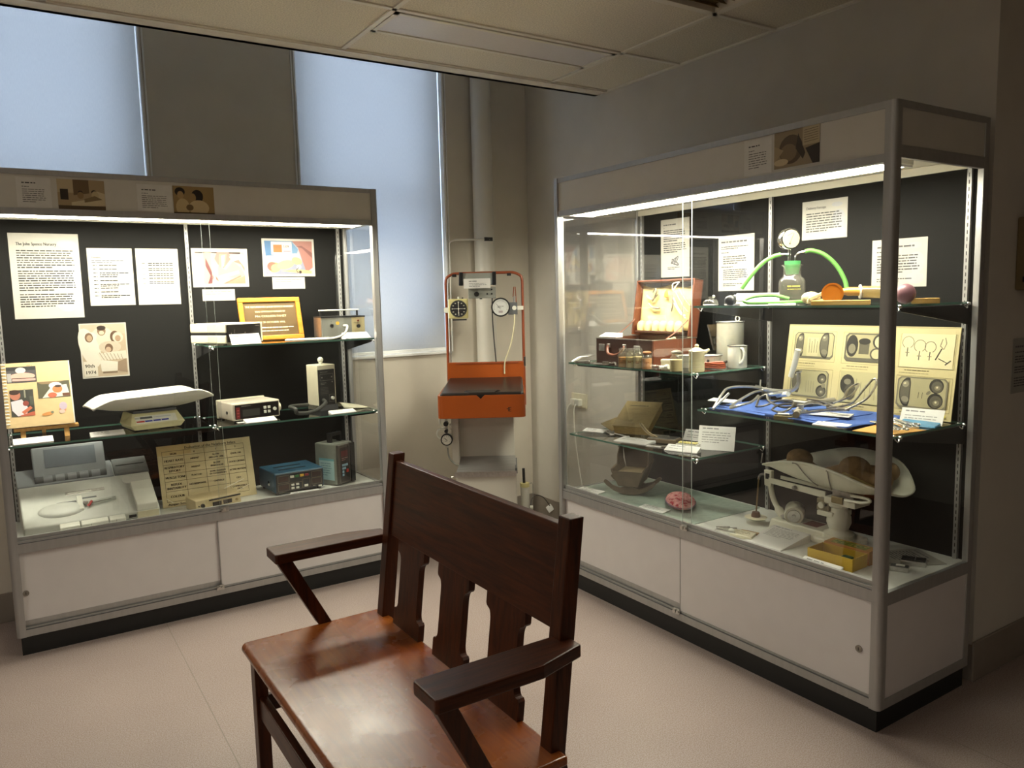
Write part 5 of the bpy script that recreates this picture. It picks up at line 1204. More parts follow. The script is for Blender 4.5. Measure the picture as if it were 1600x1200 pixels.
MB().box(-.055, .02, -.008, .008, .002, .010).build('blade', M['steel'], t, bev=.002); MB().box(.0, .04, -.014, .014, .004, .020).build('slide', M['chrome'], t, bev=.004); MB().tube(cr([(.04, 0, .012), (.062, .004, .014), (.072, -.008, .006)], 4), .004, 7).build('hook', M['steel'], t)

# --- lower left shelf (ZD)
t = empty('old_book', 'open old brown book leaning on its back cover on the lower glass shelf', 'book', P('R', .165, .225, ZD, 28))
M['bcov'] = mat('brown_book_cloth', '#8d7a52', .6, scale=20, var=.15); M['pages'] = mat('aged_pages', '#a98f5e', .7, scale=60, var=.3, stretch=(1, 1, 12))
bm_ = RX(24)
b_ = MB(); b_.M = bm_; b_.box(.02, .205, .0, .235, .0, .046); b_.build('page_block', M['pages'], t)
b_ = MB(); b_.M = bm_; b_.box(.015, .212, -.004, .24, .046, .050); fc = b_.build('front_cover', M['bcov'], t, bev=.002)
p = Pic(); p.block(.05, .19, .10, 1, .018, '#4a3d24', .5, 1); p.block(.05, .16, .10, 2, .009, '#6d5c38', .4); p.block(.055, .12, .09, 2, .008, '#6d5c38', .4); p.ell('#6d5c38', .10, .05, .012); p.put('title_print', fc, bm_ @ T((0, 0, .0502)))
b_ = MB(); b_.M = T((.015, 0, 0)) @ RY(30); b_.box(-.085, -.012, .0, .215, .002, .006); 
b_.build('rear_cover', M['bcov'], t, bev=.001)
card('R', .028, .145, ZD, .125, .045, 20, 'white card at the far left end of the lower glass shelf', 12, n=1)
card('R', .345, .088, ZD, .19, .085, 12, 'large white card lying in front of the old brown book', 5, .004, n=2)
card('R', .54, .36, ZD, .15, .06, 18, 'white card standing behind the leather wallet', 55, n=2)
card('R', .745, .245, ZD, .165, .11, 28, 'larger white text card standing right of the ampoule box', 72, n=5)
card('R', .665, .115, ZD, .16, .05, 18, 'white card leaning on the box of yellow ampoules', 24, n=1)
card('R', .545, .115, ZD, .07, .03, 25, 'tiny white card by small loose instruments on the lower shelf', 4, .002, n=1)
for (u, v, rz, lb) in ((.17, .20, -20, 'slim steel tool with a ring end beside the far left card'), (.26, .205, -5, 'slim steel tool lying in front of the brown book'), (.60, .16, 30, 'short dark tool beside the tiny white card')):
    t = empty('steel_probe', lb, 'instrument', P('R', u, v, ZD, rz)); MB().tube([(-.05, 0, .005), (.05, 0, .005)], .0035, 7).build('shaft', M['steel'], t); MB().tube([(.06 + .010 * math.cos(a), .010 * math.sin(a), .005) for a in [2 * PI * k / 12 for k in range(12)]], .003, 6, closed=True).build('ring', M['steel'], t)
t = empty('leather_wallet', 'worn brown leather instrument wallet with curled flap on the lower shelf', 'wallet', P('R', .50, .245, ZD, 22))
MB().box(-.05, .10, -.04, .045, 0, .020).build('body', mat('worn_wallet_leather', '#6a5a44', .5, var=.3), t, bev=.004); MB().box(-.045, .09, -.035, .04, .019, .024).build('tray_top', M['steel'], t, bev=.002)
for k in range(3): MB().tube(cr([(-.02 + .01 * k, -.02, .024), (-.07 + .008 * k, .0, .04), (-.12 + .006 * k, .03, .075)], 5), .004, 7).build('flap_strip', mat('wallet_flap_%d' % k, ['#8d7f62', '#5c4a34', '#a39578'][k], .5), t)
MB().box(-.04, .05, .0, .012, .024, .032).build('clasp', M['dsteel'], t, bev=.002)
t = empty('ampoule_box', 'small white box holding a row of pale yellow ampoules', 'box', P('R', .715, .215, ZD, 20))
MB().box(-.05, .05, -.022, .03, 0, .026).build('box', M['offwhite'], t, bev=.002); MB().box(-.046, .046, -.018, .026, .0255, .0268).build('well', M['darkg'], t)
for k in range(7): MB().ball((-.039 + k * .013, .004, .028), .006, .020, .006, 10, 6).build('ampoule', mat('ampoule_yellow', '#d6c87c', .3) if k == 0 else bpy.data.materials['ampoule_yellow'], t)

# --- deck, left bay
M['cradw'] = mat('grey_brown_cradle_wood', '#7b6c59', .55, scale=20, var=.2); M['cradin'] = mat('cradle_lining', '#c4b08e', .7)
t = empty('rocking_cradle', 'small grey-brown hooded wooden rocking cradle on the green mat', 'cradle', P('R', .275, .27, ZE + .003, 33))
MB().hexa([(-.045, -.08, .05), (.045, -.08, .05), (.045, .10, .05), (-.045, .10, .05)], [(-.045, -.08, .055), (.045, -.08, .055), (.045, .10, .055), (-.045, .10, .055)]).build('floor_board', M['cradw'], t)
for s in (-1, 1):
    MB().hexa([(s * .045, -.08, .05), (s * .052, -.08, .05), (s * .052, .10, .05), (s * .045, .10, .05)], [(s * .078, -.095, .135), (s * .086, -.095, .135), (s * .086, .115, .155), (s * .078, .115, .155)]).build('side_panel', M['cradw'], t)
    MB().prism([(.00, .13), (.115, .15), (.105, .235), (.05, .225), (.01, .19)], s * .080 - .003, s * .080 + .003, 'x').build('hood_side', M['cradw'], t, bev=.002)
MB().hexa([(-.048, -.087, .05), (.048, -.087, .05), (.048, -.080, .05), (-.048, -.080, .05)], [(-.082, -.102, .128), (.082, -.102, .128), (.082, -.095, .128), (-.082, -.095, .128)]).build('foot_panel', M['cradw'], t)
MB().hexa([(-.05, .10, .05), (.05, .10, .05), (.05, .107, .05), (-.05, .107, .05)], [(-.083, .115, .235), (.083, .115, .235), (.083, .122, .235), (-.083, .122, .235)]).build('head_panel', M['cradw'], t)
hd = MB().grid(lambda a, b_: ((a - .5) * .168, .035 + b_ * .085, .225 + .035 * math.sin(PI * a) + .006 * b_), 12, 3); hd.build('hood', M['cradw'], t, solid=.005)
MB().hexa([(-.040, -.075, .056), (.040, -.075, .056), (.040, .095, .056), (-.040, .095, .056)], [(-.068, -.088, .110), (.068, -.088, .110), (.068, .105, .110), (-.068, .105, .110)]).build('bedding', M['cradin'], t)
for y in (-.055, .075):
    o = MB(); pts_ = [(-.135, .062), (-.128, .072), (-.115, .066), (-.09, .045), (-.05, .034), (0, .05), (.05, .034), (.09, .045), (.115, .066), (.128, .072), (.135, .062), (.12, .045), (.08, .018), (.03, .003), (0, 0), (-.03, .003), (-.08, .018), (-.12, .045)]
    o.prism(pts_, y - .008, y + .008, 'y'); o.build('rocker', M['cradw'], t, bev=.002)
M['pais'] = None
def paisley():
    m = bpy.data.materials.new('red_paisley'); m.use_nodes = True; nt = m.node_tree; b = nt.nodes['Principled BSDF']; tc = nt.nodes.new('ShaderNodeTexCoord')
    vo = nt.nodes.new('ShaderNodeTexVoronoi'); vo.inputs['Scale'].default_value = 52; nz = nt.nodes.new('ShaderNodeTexNoise'); nz.inputs['Scale'].default_value = 60
    mx = nt.nodes.new('ShaderNodeMixRGB'); mx.blend_type = 'ADD'; mx.inputs[0].default_value = .02
    rp = nt.nodes.new('ShaderNodeValToRGB'); e = rp.color_ramp.elements; e[0].position = .22; e[0].color = lin('#a8303f'); e[1].position = .40; e[1].color = lin('#a04048')
    for pz, c in ((.46, '#ecd0c6'), (.55, '#96323c'), (.66, '#d89a98')): x = e.new(pz); x.color = lin(c)
    L = nt.links.new; L(tc.outputs['Object'], mx.inputs[1]); L(nz.outputs['Color'], mx.inputs[2]); L(mx.outputs[0], vo.inputs['Vector']); L(vo.outputs['Distance'], rp.inputs[0]); L(rp.outputs[0], b.inputs['Base Color']); b.inputs['Roughness'].default_value = .85
    return m
M['pais'] = paisley()
t = empty('paisley_pincushion', 'red paisley padded cushion, leaf shaped, lying on the green mat', 'cushion', P('R', .59, .29, ZE + .003, -38))
def cush(a, b_):
    th = 2 * PI * a; k = b_; r = .115 * (1 + .22 * math.cos(th)) * math.sin(PI * min(1, k)) ** .55
    return (r * math.cos(th) * 1.15, r * math.sin(th) * .58, .026 - .024 * math.cos(PI * k))
MB().grid(cush, 28, 12).build('pad', M['pais'], t)
MB().tube([(.140 * math.cos(a) * (1 + .2 * math.cos(a)) * .93, .066 * math.sin(a) * (1 + .2 * math.cos(a)), .024) for a in [2 * PI * k / 30 for k in range(30)]], .004, 6, closed=True).build('piped_edge', mat('mauve_piping', '#7f6a80', .7), t)
card('R', .045, .085, ZE + .003, .155, .055, 8, 'white card at the far left front corner of the green mat', 4, .002, n=2)
card('R', .505, .095, ZE + .003, .15, .06, 8, 'white card at the deck front beside the paisley cushion', 4, .002, n=2)

# --- deck, right bay: baby scale
M['scalew'] = mat('cream_white_scale_enamel', '#dcdac8', .3, scale=9, var=.10); M['brownc'] = mat('brown_doll_cloth', '#927650', .9, scale=45, var=.22, bump=.4); M['rust'] = mat('rusty_iron', '#6d5040', .6, scale=50, var=.3)
BU, BV = 1.385, .37
t = empty('balance_scale', 'antique white enamel baby balance with an oval basin and turned column', 'scale', P('R', BU, BV, ZE, 0))
def q(u, v, z): return (u - BU, v - BV, z - ZE)
MB().hexa([q(1.085, .315, ZE), q(1.40, .315, ZE), q(1.40, .45, ZE), q(1.085, .45, ZE)], [q(1.092, .325, .535), q(1.39, .325, .535), q(1.39, .44, .535), q(1.092, .44, .535)]).build('base', M['scalew'], t, bev=.006)
MB().box(-.075, .075, -.075, .085, .0, .030).build('column_foot', M['scalew'], t, bev=.008)
MB().lathe([(.062, .03), (.060, .045), (.040, .055), (.036, .062), (.047, .090), (.045, .115), (.034, .135), (.033, .150), (.044, .158), (.044, .168), (.030, .172), (0, .172)], 28).build('column', M['scalew'], t)
MB().tube([(0, 0, .17), (0, 0, .20)], .012, 10).build('spindle', M['steel'], t)
p = Pic(); p.rect('#6b2f26', -.05, -.035, .07, .07); p.put('name_plate', t, T((-.11, .02, .0472)))
MB().tube(cr([q(1.135, .38, .525), q(1.09, .385, .555), q(1.055, .388, .60), q(1.038, .39, .65), q(1.030, .39, .70)], 6), [.018] * 8 + [.012] * 17, 10).build('curved_arm', M['scalew'], t)
MB().hexa([q(1.015, .375, .655), q(1.05, .375, .655), q(1.05, .395, .655), q(1.015, .395, .655)], [q(1.012, .375, .725), q(1.052, .375, .725), q(1.052, .395, .725), q(1.012, .395, .725)]).build('beam_gate', M['scalew'], t, bev=.003)
MB().box(q(1.022, 0, 0)[0], q(1.042, 0, 0)[0], .0035, .0065, .198, .222).build('gate_window', M['slot'], t)
MB().hexa([q(1.04, .372, .672), q(1.33, .355, .665), q(1.33, .363, .665), q(1.04, .380, .672)], [q(1.04, .372, .694), q(1.33, .355, .692), q(1.33, .363, .692), q(1.04, .380, .694)]).build('beam', M['scalew'], t)
MB().hexa([q(1.08, .400, .692), q(1.34, .39, .690), q(1.34, .396, .690), q(1.08, .406, .692)], [q(1.08, .400, .706), q(1.34, .39, .706), q(1.34, .396, .706), q(1.08, .406, .706)]).build('rear_beam', M['scalew'], t)
MB().cyl(q(1.185, .362, .680), q(1.185, .350, .680), .009, 12).build('poise', M['dsteel'], t)
MB().box(-.075, -.02, -.040, .03, .132, .180).build('poise_block', mat('grey_brass', '#857d66', .4, metal=.5), t, bev=.003)
MB().cyl((-.048, -.041, .156), (-.048, -.052, .156), .013, 14).build('dial', M['scalew'], t)
for x in (-.066, -.03): MB().cyl((x, -.040, .158), (x, -.046, .158), .004, 8).build('screw', M['slot'], t)
MB().hexa([(-.07, -.045, .112), (.0, -.045, .112), (.03, .04, .118), (-.04, .04, .118)], [(-.07, -.045, .132), (.0, -.045, .132), (.03, .04, .140), (-.04, .04, .140)]).build('beam_carrier', M['scalew'], t, bev=.003)
MB().box(-.035, .10, -.05, .05, .170, .196).build('yoke', M['scalew'], t, bev=.003); MB().box(.0, .05, -.055, -.045, .178, .205).build('yoke_lug', mat('scale_brass', '#8a7a52', .4, metal=.6), t, bev=.002)
MB().box(-.01, .085, -.035, .035, .196, .228).build('basin_cradle', M['dsteel'], t, bev=.004)
MB().tube(cr([(.06, -.055, .200), (.13, -.06, .205), (.165, -.058, .215), (.15, -.05, .222), (.08, -.045, .220)], 5), .006, 8).build('cradle_rod', M['scalew'], t)
wm = MB(); wm.M = T(q(1.165, .385, .562)) @ RZ(35) @ RX(90); wm.lathe([(0, -.055), (.036, -.055), (.040, -.050), (.040, .04), (.036, .048), (.030, .046), (0, .044)], 26); wm.build('counterweight', M['scalew'], t)
wm = MB(); wm.M = T(q(1.165, .385, .562)) @ RZ(35) @ RX(90); wm.lathe([(.0, .047), (.027, .047), (.025, .052), (.008, .052), (.006, .056), (0, .056)], 20); wm.build('weight_boss', M['steel'], t)
MB().tube([q(1.135, .36, .535), q(1.125, .36, .55)], .012, 10).build('weight_stop', M['steel'], t)
MB().tube(cr([q(1.012, .385, .703), q(.996, .380, .700), q(.992, .370, .690), q(.996, .362, .68)], 4), .006, 8).build('hook', M['dsteel'], t)
MB().tube([q(.996, .362, .688), q(.998, .345, .535)], .0035, 8).build('hanger_rod', mat('brass_rod', '#8a7452', .4, metal=.6), t)
MB().lathe([(0, 0), (.019, 0), (.019, .010), (.015, .022), (.006, .024), (0, .025)], 16, q(1.0, .34, .517)).build('slotted_weight', M['rust'], t)
MB().lathe([(0, .0), (.040, .002), (.048, .008), (.042, .010), (0, .008)], 26, q(1.0, .34, .508)).build('weight_pan', M['cream'], t)
# basin from its rim outline
rim = cr([q(*r) for r in [(1.035, .34, .757), (1.172, .27, .800), (1.318, .235, .824), (1.465, .21, .818), (1.60, .22, .786), (1.655, .28, .758), (1.676, .34, .750), (1.662, .41, .770), (1.545, .50, .836), (1.348, .525, .850), (1.19, .49, .812), (1.07, .42, .766)]], 5, closed=True)
cb2 = Vector(q(1.37, .36, .716)); n = len(rim)
rings = [(1.0, 0.0), (.955, -.012), (.90, .05), (.84, .16), (.72, .42), (.52, .75), (.28, .95), (.0, 1.0)]
vs = []
ctr = Vector(q(1.37, .37, .79))
for s, dn in rings:
    for r in rim:
        pxy = ctr.lerp(r, s); z = r.z * (1 - max(0, dn)) + cb2.z * max(0, dn) + (0.004 if dn < 0 else 0); vs.append((pxy.x, pxy.y, z if dn > 0 else r.z - (.003 if dn < 0 else 0)))
bs = MB().add(vs, [(k * n + i, k * n + (i + 1) % n, (k + 1) * n + (i + 1) % n, (k + 1) * n + i) for k in range(len(rings) - 1) for i in range(n)], True)
bas = bs.build('basin', M['scalew'], t, solid=.005, sharp=70)
MB().tube(rim, .0045, 7, closed=True).build('basin_rim', M['scalew'], bas)
MB().tube([q(1.022, .345, .760), q(1.016, .36, .80)], .0028, 6).build('wire_hook', M['dsteel'], t)
for i0 in (8, 14):
    r = Vector(rim[i0]); pts_ = []
    for s, dn in [(1.008, 0), (.96, .0), (.905, .05), (.845, .16), (.725, .42), (.53, .75), (.4, .9)]:
        pxy = ctr.lerp(r, s); pts_.append((pxy.x + .0, pxy.y - .005, r.z * (1 - dn) + cb2.z * dn - .004))
    MB().tube(cr(pts_, 4), .0026, 6).build('carrying_wire', M['dsteel'], t)
# doll in the basin
t = empty('cloth_doll', 'brown stuffed cloth doll lying in the oval basin of the balance', 'doll', P('R', 1.38, .37, .738, 0))
def dq(u, v, z): return (u - 1.38, v - .37, z - .738)
db = MB(); db.ball(dq(1.205, .36, .806), .056, .046, .042, 18, 12); db.build('head', M['brownc'], t)
db = MB(); db.ball(dq(1.455, .36, .806), .062, .055, .050, 18, 12); db.build('body', M['brownc'], t)
MB().tube(cr([dq(1.24, .37, .785), dq(1.31, .37, .762), dq(1.40, .37, .785)], 5), [.02, .02, .02, .02, .022, .024, .026, .028, .03, .03, .03], 12).build('neck', M['brownc'], t)
for v, z, u in ((.40, .812, 1.580), (.345, .792, 1.588)):
    MB().tube(cr([dq(1.48, v - .01, .79), dq(1.54, v, z - .012), dq(u, v, z)], 6), [.038, .036, .034, .032, .03, .028, .026, .026, .028, .03, .032, .03, .028], 12).ball(dq(u, v, z), .030, .028, .034, 14, 10).build('leg', M['brownc'], t)
br = MB()
for k in range(3): br.tube([dq(1.455 + .012 * i, .285 + .002 * i + .005 * math.sin(i * 1.1 + k * 2.1), .800 - .0040 * i + .005 * math.cos(i * 1.1 + k * 2.1)) for i in range(11)], .0045, 6)
br.build('plaited_cord', mat('straw_cord', '#b09a62', .8), t)

# small things on the right deck
t = empty('yellow_carton', 'open bright yellow box with its patterned lid beside it, on the deck', 'box', P('R', 1.43, .112, ZE, 3))
M['yel'] = mat('yellow_card', '#c9a52e', .5, scale=12, var=.08); M['yel2'] = mat('inside_yellow', '#8d7040', .7); M['org'] = mat('orange_card_edge', '#c08440', .55)
MB().box(0, .18, 0, .003, 0, .048).build('front_wall', M['yel'], t); MB().box(0, .003, .003, .10, 0, .048).build('side_wall', M['yel'], t); MB().box(.177, .18, .003, .10, 0, .048).build('side_wall', M['yel'], t); MB().box(.003, .177, .097, .10, 0, .048).build('rear_wall', M['yel'], t); MB().box(.003, .177, .003, .097, 0, .004).build('floor_card', M['yel2'], t)
MB().box(.105, .145, .045, .075, .004, .034).build('green_block', mat('dark_green_block', '#3c5a40', .6), t, bev=.006)
li = MB().box(.0, .182, .108, .172, 0, .052).build('lid', M['org'], t, bev=.001)
p = Pic(); p.rect('#b8893f', .002, .002, .178, .060); p.rect('#7f8a34', .02, .010, .14, .042); rn = random.Random(5)
for k in range(60): p.ell(rn.choice(['#5f7a2c', '#a9a548', '#8d9a3c', '#c9b45a']), rn.uniform(.024, .156), rn.uniform(.014, .048), .005, .004, n=6)
p.put('print', li, T((0, .108, .0523)))
p = Pic(); p.rect('#b8893f', 0, 0, .064, .052); p.line('#9a5a2c', [(.006, 0), (.006, .052)], .003); p.line('#9a5a2c', [(.016, 0), (.016, .052)], .003); p.ell('#8a8a3c', .05, .03, .012, .006, 30); p.ell('#8a8a3c', .048, .015, .01, .005, -20); p.put('print', li, T((.1823, .108, 0)) @ RZ(90) @ RX(90))
card('R', 1.425, .072, ZE, .16, .036, 0, 'white strip card along the deck front before the yellow box', 25, .002, n=1)
card('R', 1.135, .098, ZE, .175, .20, 0, 'large white text card leaning in front of the balance base', 9, .002, n=7)
t = sheet('leaflet', 'curled white text leaflet beside the near corner post behind the yellow box', 'sheet', P('R', 1.51, .375, ZE + .002, -28), .18, .20, txt(.18, .20, [(None, .02, .172, .012, .09)], [(.02, .15, .14, 9, .013)], False))
for (u, v, rz, lb, dark) in ((1.695, .275, 25, 'small open silver tin on the deck right of the near post', False), (1.69, .375, 25, 'dark lidded silver box at the right end of the deck', True)):
    t = empty('metal_tin', lb, 'tin', P('R', u, v, ZE, rz))
    a, b_ = (.062, .04) if not dark else (.085, .05)
    MB().box(-a / 2, a / 2, -b_ / 2, b_ / 2, 0, .018).build('tin', M['steel'], t, bev=.003)
    MB().box(-a / 2 + .003, a / 2 - .003, -b_ / 2 + .003, b_ / 2 - .003, .0172, .0182 if not dark else .023).build('lid' if dark else 'inside', M['blackp'] if dark else M['darkg'], t, bev=.001)
    if not dark: MB().box(-.012, .018, -.008, .008, .018, .022).build('blade', M['offwhite'], t, bev=.002)
    else: MB().box(.004, .007, -b_ / 2 + .004, b_ / 2 - .004, .0228, .0236).build('lid_seam', M['steel'], t)
t = empty('metal_kidney_dish', 'tiny metal tray of swabs and pins at the deck front', 'tray', P('R', 1.035, .115, ZE, 20))
MB().hexa([(-.04, -.018, 0), (.04, -.018, 0), (.04, .02, 0), (-.04, .02, 0)], [(-.048, -.024, .018), (.048, -.024, .018), (.048, .026, .018), (-.048, .026, .018)]).build('tray', M['steel'], t, bev=.003)
for k, (x, y) in enumerate(((-.025, .006), (.0, .0), (.022, -.004))): MB().ball((x, y, .022), .014, .011, .009, 10, 6).build('swab', M['offwhite'], t)
for k in range(2): MB().tube([(-.04 + .03 * k, -.015, .03), (.01 + .03 * k, .012, .030)], .003, 6).build('pin', M['dsteel'], t)
t = empty('cream_soap', 'small flat cream tablet box with faint print beside the metal tray', 'box', P('R', 1.105, .135, ZE, 14))
b_ = MB(); b_.M = RX(12); b_.box(-.048, .048, -.022, .026, .006, .020); o = b_.build('box', M['cream'], t, bev=.003)
pp = Pic(); pp.block(-.035, .010, .07, 3, .009, '#8d8468', .4); pp.put('print', o, RX(12) @ T((0, 0, .0203)))
MB().box(-.03, .05, .02, .05, 0, .018).build('tan_end', mat('tan_card', '#a98a5c', .6), t, bev=.002)
# ================================================================== orange resuscitation trolley
M['orange'] = mat('orange_enamel', '#984817', .35, scale=8, var=.08); M['padb'] = mat('brown_black_vinyl', '#1f1815', .3, scale=40, var=.2); M['tpipe'] = mat('orange_tube_paint', '#8a4426', .35)
M['cabw'] = mat('cream_cabinet_enamel', (.60, .575, .50), .4, scale=6, var=.04)
rs = empty('infant_resuscitator', 'orange infant resuscitation trolley with black mattress, tube frame and gauges in the corner', 'medical trolley', T((-.56, -.42, 0)) @ RZ(-32.9))
fx0, fx1 = -.288, .162
MB().tube(cr([(fx0, 0, .86), (fx0, 0, 1.2), (fx0, 0, 1.58)], 3) + cr([(fx0, 0, 1.59), (fx0 + .008, 0, 1.622), (fx0 + .045, 0, 1.642), (fx0 + .08, 0, 1.645)], 4) + cr([(fx1 - .08, 0, 1.645), (fx1 - .045, 0, 1.642), (fx1 - .008, 0, 1.622), (fx1, 0, 1.59)], 4) + cr([(fx1, 0, 1.58), (fx1, 0, 1.2), (fx1, 0, .86)], 3), .0085, 10).build('tube_frame', M['tpipe'], rs)
MB().tube([(fx0 + .017, .006, 1.12), (fx0 + .017, .006, 1.59)], .004, 6).build('side_tube', M['steel'], rs)
for x in (-.235, .085): MB().box(x - .012, x + .012, -.012, .012, 1.625, 1.640).build('clamp', M['blackp'], rs)
# lamp head with card and switch panel
hd = MB().hexa([(-.20, -.10, 1.575), (-.02 + .02, -.10, 1.575), (.0, .05, 1.575), (-.20, .05, 1.575)], [(-.205, -.03, 1.645), (.005, -.03, 1.645), (.005, .05, 1.645), (-.205, .05, 1.645)]).build('lamp_head', M['greyp'], rs, bev=.004)
for x in (-.205, -.012): MB().hexa([(x, -.11, 1.572), (x + .022, -.11, 1.572), (x + .022, -.02, 1.572), (x, -.02, 1.572)], [(x, -.045, 1.650), (x + .022, -.045, 1.650), (x + .022, -.02, 1.650), (x, -.02, 1.650)]).build('end_cap', M['blackp'], rs, bev=.004)
c_ = MB().box(-.175, -.022, -.123, -.120, 1.555, 1.610).build('instruction_card', M['paper'], rs)
p = Pic(); p.block(.03, .038, .05, 1, .010, '#6a6a6a', .5, 1); p.block(.03, .026, .105, 3, .008, '#8a8a8a', .4); p.put('print', c_, T((-.175, -.1232, 1.555)) @ RX(90))
sp = MB().box(-.155, .006, -.03, -.005, 1.497, 1.562).build('switch_panel', M['greyp'], rs, bev=.003)
MB().cyl((-.106, -.03, 1.522), (-.106, -.048, 1.522), .0145, 16).build('knob', M['blackp'], sp)
for x, z in ((-.044, 1.522), (-.018, 1.522), (-.018, 1.548)): MB().cyl((x, -.03, z), (x, -.038, z), .0055, 10).build('button', M['blackp'], sp)
MB().box(-.09, -.075, -.032, -.010, 1.492, 1.498).build('stud', M['blackp'], sp)
# clock
M['clockb'] = mat('cream_clock_case', '#c9bf86', .45)
ck = MB().box(-.272, -.158, -.05, -.012, 1.383, 1.497).build('timer_clock', M['clockb'], rs, bev=.006)
dl = MB().cyl((-.213, -.050, 1.440), (-.213, -.054, 1.440), .050, 32).build('dial', M['blackp'], ck)
p = Pic()
for k in range(12):
    a = math.radians(k * 30); p.rect('#b9b6a6', .036 * math.cos(a) - .004, .036 * math.sin(a) - .003, .008, .006)
for k in range(60):
    a = math.radians(k * 6); p.line('#8f8d80', [(.045 * math.cos(a), .045 * math.sin(a)), (.048 * math.cos(a), .048 * math.sin(a))], .0012)
p.text('60', 0, .036, .010, '#b9b6a6', 'c'); p.line('#e8e6da', [(0, -.02), (0, .042)], .003); p.line('#e8e6da', [(-.03, 0), (.036, 0)], .0016); p.ell('#e8e6da', 0, 0, .004); p.line('#e8e6da', [(0, -.02), (0, -.03)], .005)
p.put('clock_face', ck, T((-.213, -.0542, 1.440)) @ RX(90))
MB().box(-.25, -.168, -.052, -.02, 1.372, 1.379).build('lower_lip', M['blackp'], ck); MB().cyl((-.213, -.03, 1.497), (-.213, -.03, 1.510), .006, 8).build('start_button', M['offwhite'], ck); MB().cyl((-.19, -.03, 1.497), (-.19, -.03, 1.506), .005, 8).build('stop_button', M['blackp'], ck)
MB().box(-.300, -.266, -.03, -.005, 1.418, 1.448).build('clock_bracket', M['offwhite'], rs, bev=.003)
# pressure gauge
MB().tube([(.032, -.035, 1.443), (.032, -.012, 1.443)], .056, 32).build('pressure_gauge', M['blackp'], rs)
pg = [o for o in rs.children if o.name.startswith('pressure_gauge')][0]
MB().cyl((.032, -.036, 1.443), (.032, -.040, 1.443), .047, 32).build('dial', mat('pale_dial', '#c9cac6', .3), pg)
p = Pic(); 
for k in range(21):
    a = math.radians(200 - k * 11); p.line('#333', [(.036 * math.cos(a), .036 * math.sin(a)), ((.041 + .002 * (k % 5 == 0)) * math.cos(a), .042 * math.sin(a))], .0016)
p.block(-.018, .004, .036, 2, .007, '#777', .5); p.rect('#9a8f90', -.012, -.032, .024, .012); p.line('#222', [(0, -.012), (-.026, .022)], .0016)
p.put('gauge_face', pg, T((.032, -.0402, 1.443)) @ RX(90))
br = MB().box(.075, .130, -.028, -.012, 1.398, 1.470).build('gauge_bracket', M['darkg'], rs, bev=.002)
MB().cyl((.112, -.028, 1.437), (.112, -.036, 1.437), .013, 14).build('warning_lamp', M['offwhite'], br); MB().cyl((.114, -.02, 1.470), (.114, -.02, 1.505), .008, 10).build('nozzle', M['steel'], br); MB().tube([(.106, -.02, 1.50), (.112, -.02, 1.56), (.120, -.02, 1.56), (.124, -.02, 1.47)], .003, 6).build('wire_clip', M['tpipe'], br)
MB().box(.128, .165, -.02, -.008, 1.425, 1.448).build('clamp', M['offwhite'], rs)
MB().tube(cr([(.112, -.03, 1.40), (.108, -.035, 1.33), (.085, -.03, 1.22), (.050, -.02, 1.125), (.045, -.02, 1.05)], 6), .0042, 8).build('white_hose', mat('cream_hose', '#cfc6a4', .45), rs)
MB().tube(cr([(-.017, -.005, 1.50), (-.018, -.006, 1.38), (-.012, -.006, 1.25), (-.004, -.006, 1.12), (-.004, -.006, 1.04)], 6), .0035, 8).build('black_cable', M['blackp'], rs)
# tray, back board, mattress
MB().box(-.292, .160, -.010, .012, .95, 1.122).build('back_board', M['orange'], rs, bev=.004)
MB().box(-.245, .13, -.014, -.009, 1.112, 1.120).build('board_lip', M['tpipe'], rs)
tw0, tw1 = -.316, .158
def rrect(x0, x1, y0, y1, r, k=5):
    o = []
    for cx, cy, a0 in ((x1 - r, y1 - r, 0), (x0 + r, y1 - r, 90), (x0 + r, y0 + r, 180), (x1 - r, y0 + r, 270)):
        for i in range(k + 1): a = math.radians(a0 + 90 * i / k); o.append((cx + r * math.cos(a), cy + r * math.sin(a)))
    return o
# front apron with a V notch
n_ = -.083
ap = [(tw0 + .03, .858), (tw1 - .03, .858), (tw1 - .03, .980), (n_ + .022, .980), (n_, .960), (n_ - .022, .980), (tw0 + .03, .980)]
MB().prism(ap, -.462, -.452, 'y').build('front_apron', M['orange'], rs)
for s, x in ((-1, tw0), (1, tw1)):
    pts_ = []
    for i in range(6): a = PI / 2 * i / 5; pts_.append((x - s * .03 + s * .03 * math.sin(a), -.432 - .03 * math.cos(a)))
    inner = [(x - s * .03 + s * .020 * math.sin(PI / 2 * i / 5), -.432 - .020 * math.cos(PI / 2 * i / 5)) for i in range(6)][::-1]
    MB().prism(pts_ + inner, .858, .980, 'z').build('corner_apron', M['orange'], rs)
    MB().box(min(x, x - s * .010), max(x, x - s * .010), -.432, .0, .858, .980).build('side_apron', M['orange'], rs)
MB().prism(rrect(tw0 + .004, tw1 - .004, -.458, .0, .028), .856, .864, 'z').build('tray_floor', M['orange'], rs)
p = Pic(); p.text('E', 0, 0, .034, '#171312', 'c', bold=.003); p.rect('#171312', -.014, .012, .006, .004); p.put('emblem', rs, T((.070, -.4622, .890)) @ RX(90))
MB().hexa([(-.305, -.448, .955), (.150, -.448, .955), (.152, -.015, .985), (-.288, -.015, .985)], [(-.303, -.446, .992), (.148, -.446, .992), (.150, -.02, 1.034), (-.284, -.02, 1.034)]).build('mattress', M['padb'], rs, bev=.012, seg=3)
MB().hexa([(-.16, -.447, .985), (.01, -.447, .985), (.03, -.40, .996), (-.18, -.40, .996)], [(-.14, -.44, .994), (-.01, -.44, .994), (.01, -.40, 1.003), (-.16, -.40, 1.003)]).build('mattress_flap', M['padb'], rs, bev=.004)
MB().box(.160, .172, -.012, .012, 1.09, 1.15).build('side_clip', M['chrome'], rs, bev=.003)
